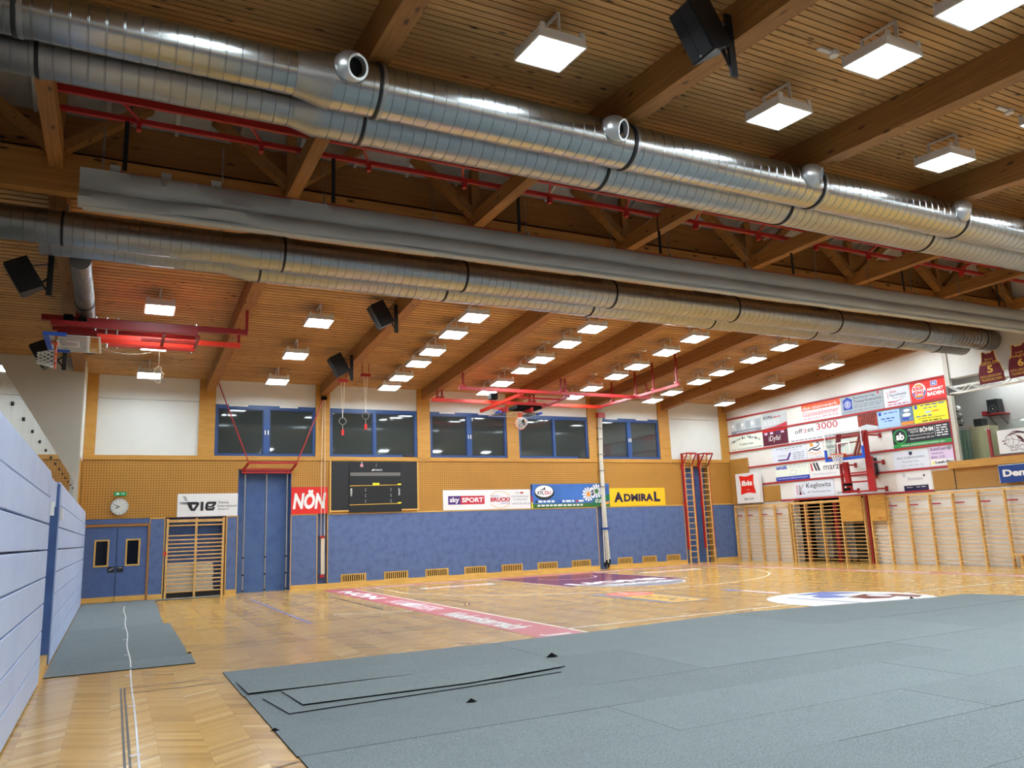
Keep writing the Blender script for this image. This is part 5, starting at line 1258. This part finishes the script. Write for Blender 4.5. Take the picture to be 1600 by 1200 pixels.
# signs on the gallery front
o = bx('advertising_sign', XR-.19, XR-.17, 11.3, 13.70, 2.33, 2.84, 'sign_denim'); tag(o, 'deep blue bank sign under the gallery sill, cut by the right edge', 'sign'); f = frameR(XR-.19); txt(o, f, 'DenizBank', 13.58, 11.95, 2.50, 2.70, 'white', bold=.045)
stroke(o, f, [(13.69, 2.34), (13.69, 2.83), (11.3, 2.83)], .02, 'print_pale', name='frame_line')
o = bx('club_sign', XR-.06, XR-.034, 11.4, 13.66, 3.16, 3.83, 'sign_white'); tag(o, 'white club sign with a maroon lion and ball emblem on the gallery railing', 'sign'); f = frameR(XR-.06)
ring(o, f, 13.26, 3.50, .20, .20, .012, 'sign_maroon', n=30); stroke(o, f, [(13.45, 3.52), (13.3, 3.56), (13.08, 3.50)], .01, 'sign_maroon'); stroke(o, f, [(13.28, 3.70), (13.22, 3.5), (13.27, 3.31)], .01, 'sign_maroon'); stroke(o, f, [(13.42, 3.62), (13.33, 3.5), (13.42, 3.40)], .008, 'sign_maroon')
for k in range(6): stroke(o, f, [(13.36-.05*k, 3.64+.018*k), (13.20-.07*k, 3.77-.004*k*k), (12.98-.08*k, 3.70-.01*k)], .016, 'sign_maroon', name='mane')
for q in ([(13.14, 3.66), (13.0, 3.60), (12.92, 3.48), (12.98, 3.46), (13.08, 3.56)], [(13.10, 3.50), (12.95, 3.42), (12.80, 3.40), (12.82, 3.44)], [(12.86, 3.62), (12.74, 3.58), (12.70, 3.50), (12.80, 3.52)], [(13.48, 3.46), (13.52, 3.40), (13.44, 3.43)], [(13.50, 3.54), (13.56, 3.50), (13.46, 3.50)]): shape(o, f, q, 'sign_maroon', name='lion_mark')
txt(o, f, 'LIONS', 13.34, 12.50, 3.22, 3.37, 'sign_maroon', bold=.03); txt(o, f, 'LIONS', 13.33, 12.51, 3.235, 3.355, 'white', d=.009)
# speaker on the right wall behind the hoop frame
t = thing('side_speaker', 'small black loudspeaker on the right wall behind the hoop frame', 'loudspeaker', (22.4, 17.85, 2.85)); G().prism([(22.35, 17.74, 2.88), (22.35, 17.96, 2.88), (22.35, 17.94, 3.46), (22.35, 17.76, 3.46)], (.3, 0, 0)).obj('cabinet', 'sign_charcoal', t); oval(t, frameR(22.35), 17.85, 3.08, .09, .10, 'black_grille', name='cone'); bx('bracket', 22.5, XR-.06, 17.80, 17.90, 2.78, 2.88, 'rail_red', t)
# ------------------------------------------------------------------ paint and print on the floor
f = frameF(0.0)
def fr_(u0, u1, v0, v1, m, d=.002, name='floor_print'): return rect(floor, f, u0, u1, v0, v1, m, d, name)
def fline(pts, w, m, d=.0035, name='court_line'): return stroke(floor, f, pts, w, m, d, name)
fr_(5.56, 6.38, 9.6, 23.2, 'floor_red', name='sideline_banner'); fr_(5.56, 19.75, 23.2, 23.75, 'floor_red', name='baseline_banner'); fr_(19.30, 19.75, 8.0, 23.2, 'floor_red', name='far_sideline_banner')
fline([(6.40, 9.6), (6.40, 23.2)], .06, 'floor_line'); fline([(6.40, 23.18), (19.3, 23.18)], .06, 'floor_line'); fline([(19.3, 8.0), (19.3, 23.2)], .06, 'floor_line'); fline([(6.4, 10.95), (19.3, 10.95)], .06, 'floor_line')
def ftxt(s, y0, y1, x0, x1, m, d=.004, bold=.02): # reads from far to near, letters upright towards the right wall
    vs, fs = glyphs(s, bold, 0); return G().add([f(x0+(x1-x0)*b, y0+(y1-y0)*a, d) for a, b in vs], fs).obj('floor_lettering', m, floor)
ftxt('NÖN', 22.6, 19.2, 5.70, 6.22, 'floor_white', bold=.05); ftxt('KURIER', 18.3, 15.3, 5.74, 6.20, 'floor_pinkish', bold=.04); ftxt('NÖ', 17.4, 16.6, 5.72, 6.26, 'floor_white', d=.005, bold=.05)
ftxt('Niederösterreich', 14.6, 11.5, 5.66, 6.16, 'floor_white', bold=.03); ftxt('J', 10.62, 10.40, 5.70, 6.16, 'floor_white', bold=.02)
def btxt(s, x0, x1, y0, y1, m, d=.004, bold=.02):
    vs, fs = glyphs(s, bold, 0); return G().add([f(x0+(x1-x0)*a, y0+(y1-y0)*b, d) for a, b in vs], fs).obj('floor_lettering', m, floor)
for s, a, b in (('DenizBank', 6.7, 8.4), ('NÖN', 8.7, 9.6), ('ADMIRAL', 9.9, 11.0), ('DenizBank', 14.9, 16.6), ('NÖN', 16.9, 17.8), ('ADMIRAL', 18.0, 19.2)): btxt(s, a, b, 23.32, 23.62, 'floor_pinkish', bold=.05)
for s, a, b in (('NÖN', 22.4, 21.0), ('DenizBank', 20.6, 17.8), ('KURIER', 16.4, 14.0), ('ADMIRAL', 13.4, 10.4)): ftxt(s, a, b, 19.38, 19.66, 'floor_pinkish', bold=.04)
# key, free-throw circle, three-point arc
fr_(10.86, 14.76, 18.30, 23.17, 'floor_maroon', d=.0025, name='key_area')
fline([(10.86, 23.17), (10.86, 18.30), (14.76, 18.30), (14.76, 23.17)], .05, 'floor_line')
g = oval(floor, f, 12.81, 18.28, 1.45, 1.40, 'floor_grey', d=.0025, name='free_throw_area', a0=PI, a1=2*PI); ring(floor, f, 12.81, 18.28, 1.48, 1.43, .05, 'floor_white', d=.004, name='free_throw_arc', a0=PI, a1=2*PI)
ring(floor, f, 12.81, 21.9, 1.0, 1.0, .05, 'floor_pinkish', d=.004, name='restricted_arc', a0=PI, a1=2*PI)
btxt('LIONS', 11.25, 14.35, 18.55, 19.35, 'floor_white', bold=.05); btxt('TRAISKIRCHEN', 11.7, 13.95, 17.65, 18.15, 'floor_white', bold=.04)
pts = [(7.0, 23.17), (7.0, 21.0)]+[(12.81-5.85*math.cos(a), 21.0-5.2*math.sin(a)) for a in [PI*i/36 for i in range(37)]]+[(18.62, 21.0), (18.62, 23.17)]
fline(pts, .05, 'floor_line', name='three_point_line')
for x0, x1 in ((7.9, 10.1), (15.5, 17.85)): fr_(x0, x1, 21.25, 21.75, 'floor_white', d=.003); btxt('DenizBank' if x0 < 9 else 'ADMIRAL', x0+.15, x1-.15, 21.35, 21.65, 'floor_coral', d=.005, bold=.05)
# yellow sponsor sticker with a ball, centre-circle logo
shape(floor, f, [(9.86, 15.9), (11.1, 15.5), (10.95, 12.85), (9.9, 12.9)], 'floor_grey', d=.003, name='sponsor_print'); shape(floor, f, [(10.15, 14.95), (10.95, 14.95), (10.85, 12.95), (10.10, 12.95)], 'floor_yellow', d=.0045, name='sponsor_print')
oval(floor, f, 10.62, 15.25, .55, .55, 'floor_coral', d=.0055, name='ball_print'); fline([(10.15, 15.35), (10.6, 15.15), (11.1, 15.2)], .05, 'floor_white', d=.007); fline([(10.66, 15.8), (10.55, 15.25), (10.66, 14.72)], .05, 'floor_white', d=.007)
ftxt('HYPO', 14.55, 13.1, 10.28, 10.70, 'floor_brown', d=.006, bold=.02)
oval(floor, f, 12.75, 10.95, 1.55, 1.55, 'floor_white', d=.003, name='centre_logo', n=48)
shape(floor, f, [(12.6, 12.2), (13.5, 12.35), (13.9, 11.6), (13.1, 11.75)], 'floor_blue', d=.0045, name='centre_logo_mark'); shape(floor, f, [(12.55, 11.75), (12.95, 11.9), (13.3, 11.3), (12.8, 11.2), (12.45, 11.4)], 'floor_blue', d=.0045, name='centre_logo_mark'); shape(floor, f, [(12.9, 11.15), (13.6, 11.35), (14.0, 10.8), (13.3, 10.5), (12.9, 10.7)], 'floor_maroon', d=.0045, name='centre_logo_mark'); shape(floor, f, [(13.6, 11.1), (13.95, 11.0), (14.1, 10.4), (13.7, 10.2)], 'floor_maroon', d=.005, name='centre_logo_mark'); fline([(12.1, 11.95), (12.25, 10.2)], .09, 'floor_lilac', d=.0045); fline([(11.85, 11.75), (11.95, 10.3)], .05, 'floor_pinkish', d=.0045)
oval(floor, f, 13.2, 11.45, .16, .22, 'floor_white', d=.006, name='centre_logo_mark'); oval(floor, f, 13.55, 10.95, .2, .25, 'floor_white', d=.006, name='centre_logo_mark')
fr_(12.62, 12.82, 13.95, 14.45, 'floor_blue', d=.003); fr_(12.66, 12.84, 12.8, 13.9, 'floor_pinkish', d=.003)
# older handball and badminton lines
fline([(3.30, 14.9), (3.30, 22.1)], .07, 'floor_lilac'); fline([(5.14, 16.4), (5.14, 20.5)], .07, 'floor_brown')
for y in (13.02, 12.62): fline([(1.06, y), (5.55, y)], .025, 'floor_brown')
for y in (9.95, 9.62): fline([(.18, y), (1.24, y)], .022, 'floor_brown')
for x in (.150, .185): fline([(x, 3.2), (x, 10.0)], .018, 'floor_greyline')
fline([(4.04, 16.2), (5.5, 15.6)], .06, 'floor_line'); fline([(.2, 5.6), (1.24, 5.95)], .02, 'floor_brown')
for c, r, a0, a1 in (((6.5, 16.8), .52, -PI/2, PI/2), ((6.5, 16.8), .60, -PI/2, PI/2), ((2.2, 18.3), .42, -PI/2, PI/2)):
    fline([(c[0]+r*math.cos(a0+(a1-a0)*i/20), c[1]+2.0*r*math.sin(a0+(a1-a0)*i/20)) for i in range(21)], .03, 'floor_brown')
fline([(1.1, 17.55), (4.7, 17.5)], .03, 'floor_brown'); fline([(1.1, 15.4), (5.5, 15.1)], .03, 'floor_brown'); fline([(6.5, 14.2), (11.5, 14.1)], .03, 'floor_brown')

# ------------------------------------------------------------------ grey protective carpet
def carpet_piece(label, pts, z0=-.004, th=.014, curl=None):
    g = G(); n = len(pts); P_ = [Vector((x, y, z0+th)) for x, y in pts]
    if curl: 
        for i, h in curl.items(): P_[i].z += h
    o = G().add(P_, [tuple(range(n))]).obj('carpet_piece', 'carpet', origin=(sum(p.x for p in P_)/n, sum(p.y for p in P_)/n, z0)); tag(o, label, 'carpet', 'grey protective carpet')
    g.add(P_+[Vector((p.x, p.y, z0)) for p in P_], [(i, n+i, n+(i+1) % n, (i+1) % n) for i in range(n)]).obj('edge', 'near_black', o)
    return o
carpet_piece('narrow grey carpet strip beside the bleachers, its near edge facing the camera', [(-.68, 11.36), (1.03, 11.33), (1.05, 12.27), (-.68, 12.29)])
carpet_piece('grey carpet beside the passage in the bleachers, middle of the left strip', [(-.68, 12.295), (1.01, 12.275), (1.03, 13.2), (1.06, 17.16), (-.68, 17.2)])
carpet_piece('grey carpet before the double door at the far end of the left strip', [(-.68, 17.205), (.95, 17.18), (1.07, 23.4), (1.07, 24.1), (-.68, 24.1)])
carpet_piece('grey carpet strip lying along the foot of the double door and niche', [(-.68, 24.105), (2.76, 24.08), (2.80, 24.62), (-.68, 24.62)])
rows = [10.30, 8.62, 6.92, 6.05, 5.06, 4.20, 3.3, -2.0]
cuts = {0: [1.24, 4.78, 9.4, 14.7], 1: [1.25, 5.75, 10.6, 15.1], 2: [1.25, 4.3, 8.6, 12.5, 15.3], 3: [1.26, 3.9, 7.4, 11.6, 15.3], 4: [1.25, 6.4, 10.2, 15.4], 5: [1.25, 4.6, 9.3, 15.4]}
WH = ['left piece', 'second piece', 'third piece', 'right piece', 'far right piece']
for i in range(len(rows)-1):
    c = cuts.get(i, [1.25, 5.5+(i % 3), 10.5, 15.5])
    for j in range(len(c)-1):
        a, b = c[j]+.0015, c[j+1]-.0015; y1, y0 = rows[i]-.0015, rows[i+1]+.0015
        pts = [(a, y0), (b, y0), (b, y1), (a, y1)]
        if i == 0: pts = [[(a, y0), (b, y0), (b, 10.26), (a, 10.30)], [(a, y0), (b, y0), (b, 10.62), (6.6, 10.30), (a, 10.26)], [(a, y0), (15.0, y0), (15.0, 9.0), (b, 9.92), (13.7, 9.93), (11.2, 10.42), (a, 10.62)]][j]
        carpet_piece('grey carpet of the big covered area, %s row from its far edge, %s' % (ORD[i], WH[j]), pts, z0=-.004+.0007*((i+j) % 3))
carpet_piece('loose overlapping carpet flap near the left corner, upper one', [(1.60, 8.55), (1.64, 7.71), (3.32, 7.69), (4.6, 7.95), (4.6, 8.60)], z0=.022, th=.006, curl={1: .008, 2: .008})
carpet_piece('loose overlapping carpet flap near the left corner, lower one', [(1.38, 8.31), (1.47, 7.47), (3.20, 7.58), (4.4, 7.7), (3.3, 7.74), (1.68, 7.75), (1.62, 8.40)], z0=.0145, th=.007)
carpet_piece('raised carpet edge at the left corner of the big covered area', [(1.28, 9.43), (1.29, 8.645), (3.05, 8.625), (3.05, 8.70), (1.42, 8.72), (1.40, 9.43)], z0=.0145, th=.006, curl={1: .008})
for k, (x, y) in enumerate(((4.83, 8.66), (3.0, 6.93), (13.3, 10.05), (1.09, 23.3), (1.03, 12.3), (1.25, 6.93))):
    s_ = (.09, .06, .07, .04, .04, .04)[k]
    o = G().add([(x-s_, y, .013), (x+s_, y, .013), (x+.02, y-s_*.5, .014), (x, y+.01, .013+s_*.55)], [(0, 1, 3), (0, 2, 3), (1, 2, 3)]).obj('carpet_corner', 'near_black')
    tag(o, 'small curled-up dark carpet corner '+('on the big carpet behind the loose flaps', 'at the end of the long loose flap', 'on the white centre logo', 'by the double door', 'at the near end of the left strip', 'at the left edge of the big carpet')[k], 'carpet corner', 'curled carpet corners')
# white tape line along the left carpet strip
t = G()
pts = [(.24+.0045*(y-5.5)+(.012 if y > 11 else .003)*math.sin(y*1.7), y) for y in [3.2+.4*i for i in range(50)]]
g = G(); m = len(pts)
for (x, y) in pts:
    z = .0125 if y > 11.3 else .003
    g.v += [Vector((x-.008, y, z)), Vector((x+.008, y, z))]
for i in range(m-1): g.f.append((2*i, 2*i+1, 2*i+3, 2*i+2))
o = g.obj('tape_line', 'floor_white'); tag(o, 'thin white tape line running from the camera to the double door', 'tape')
for i in range(4, 46, 5): x, y = pts[i]; G().poly([(x-.06, y-.02, .0135), (x+.02, y-.02, .0135), (x+.02, y+.02, .0125), (x-.06, y+.02, .0135)]).obj('tape_tab', 'floor_white', o)
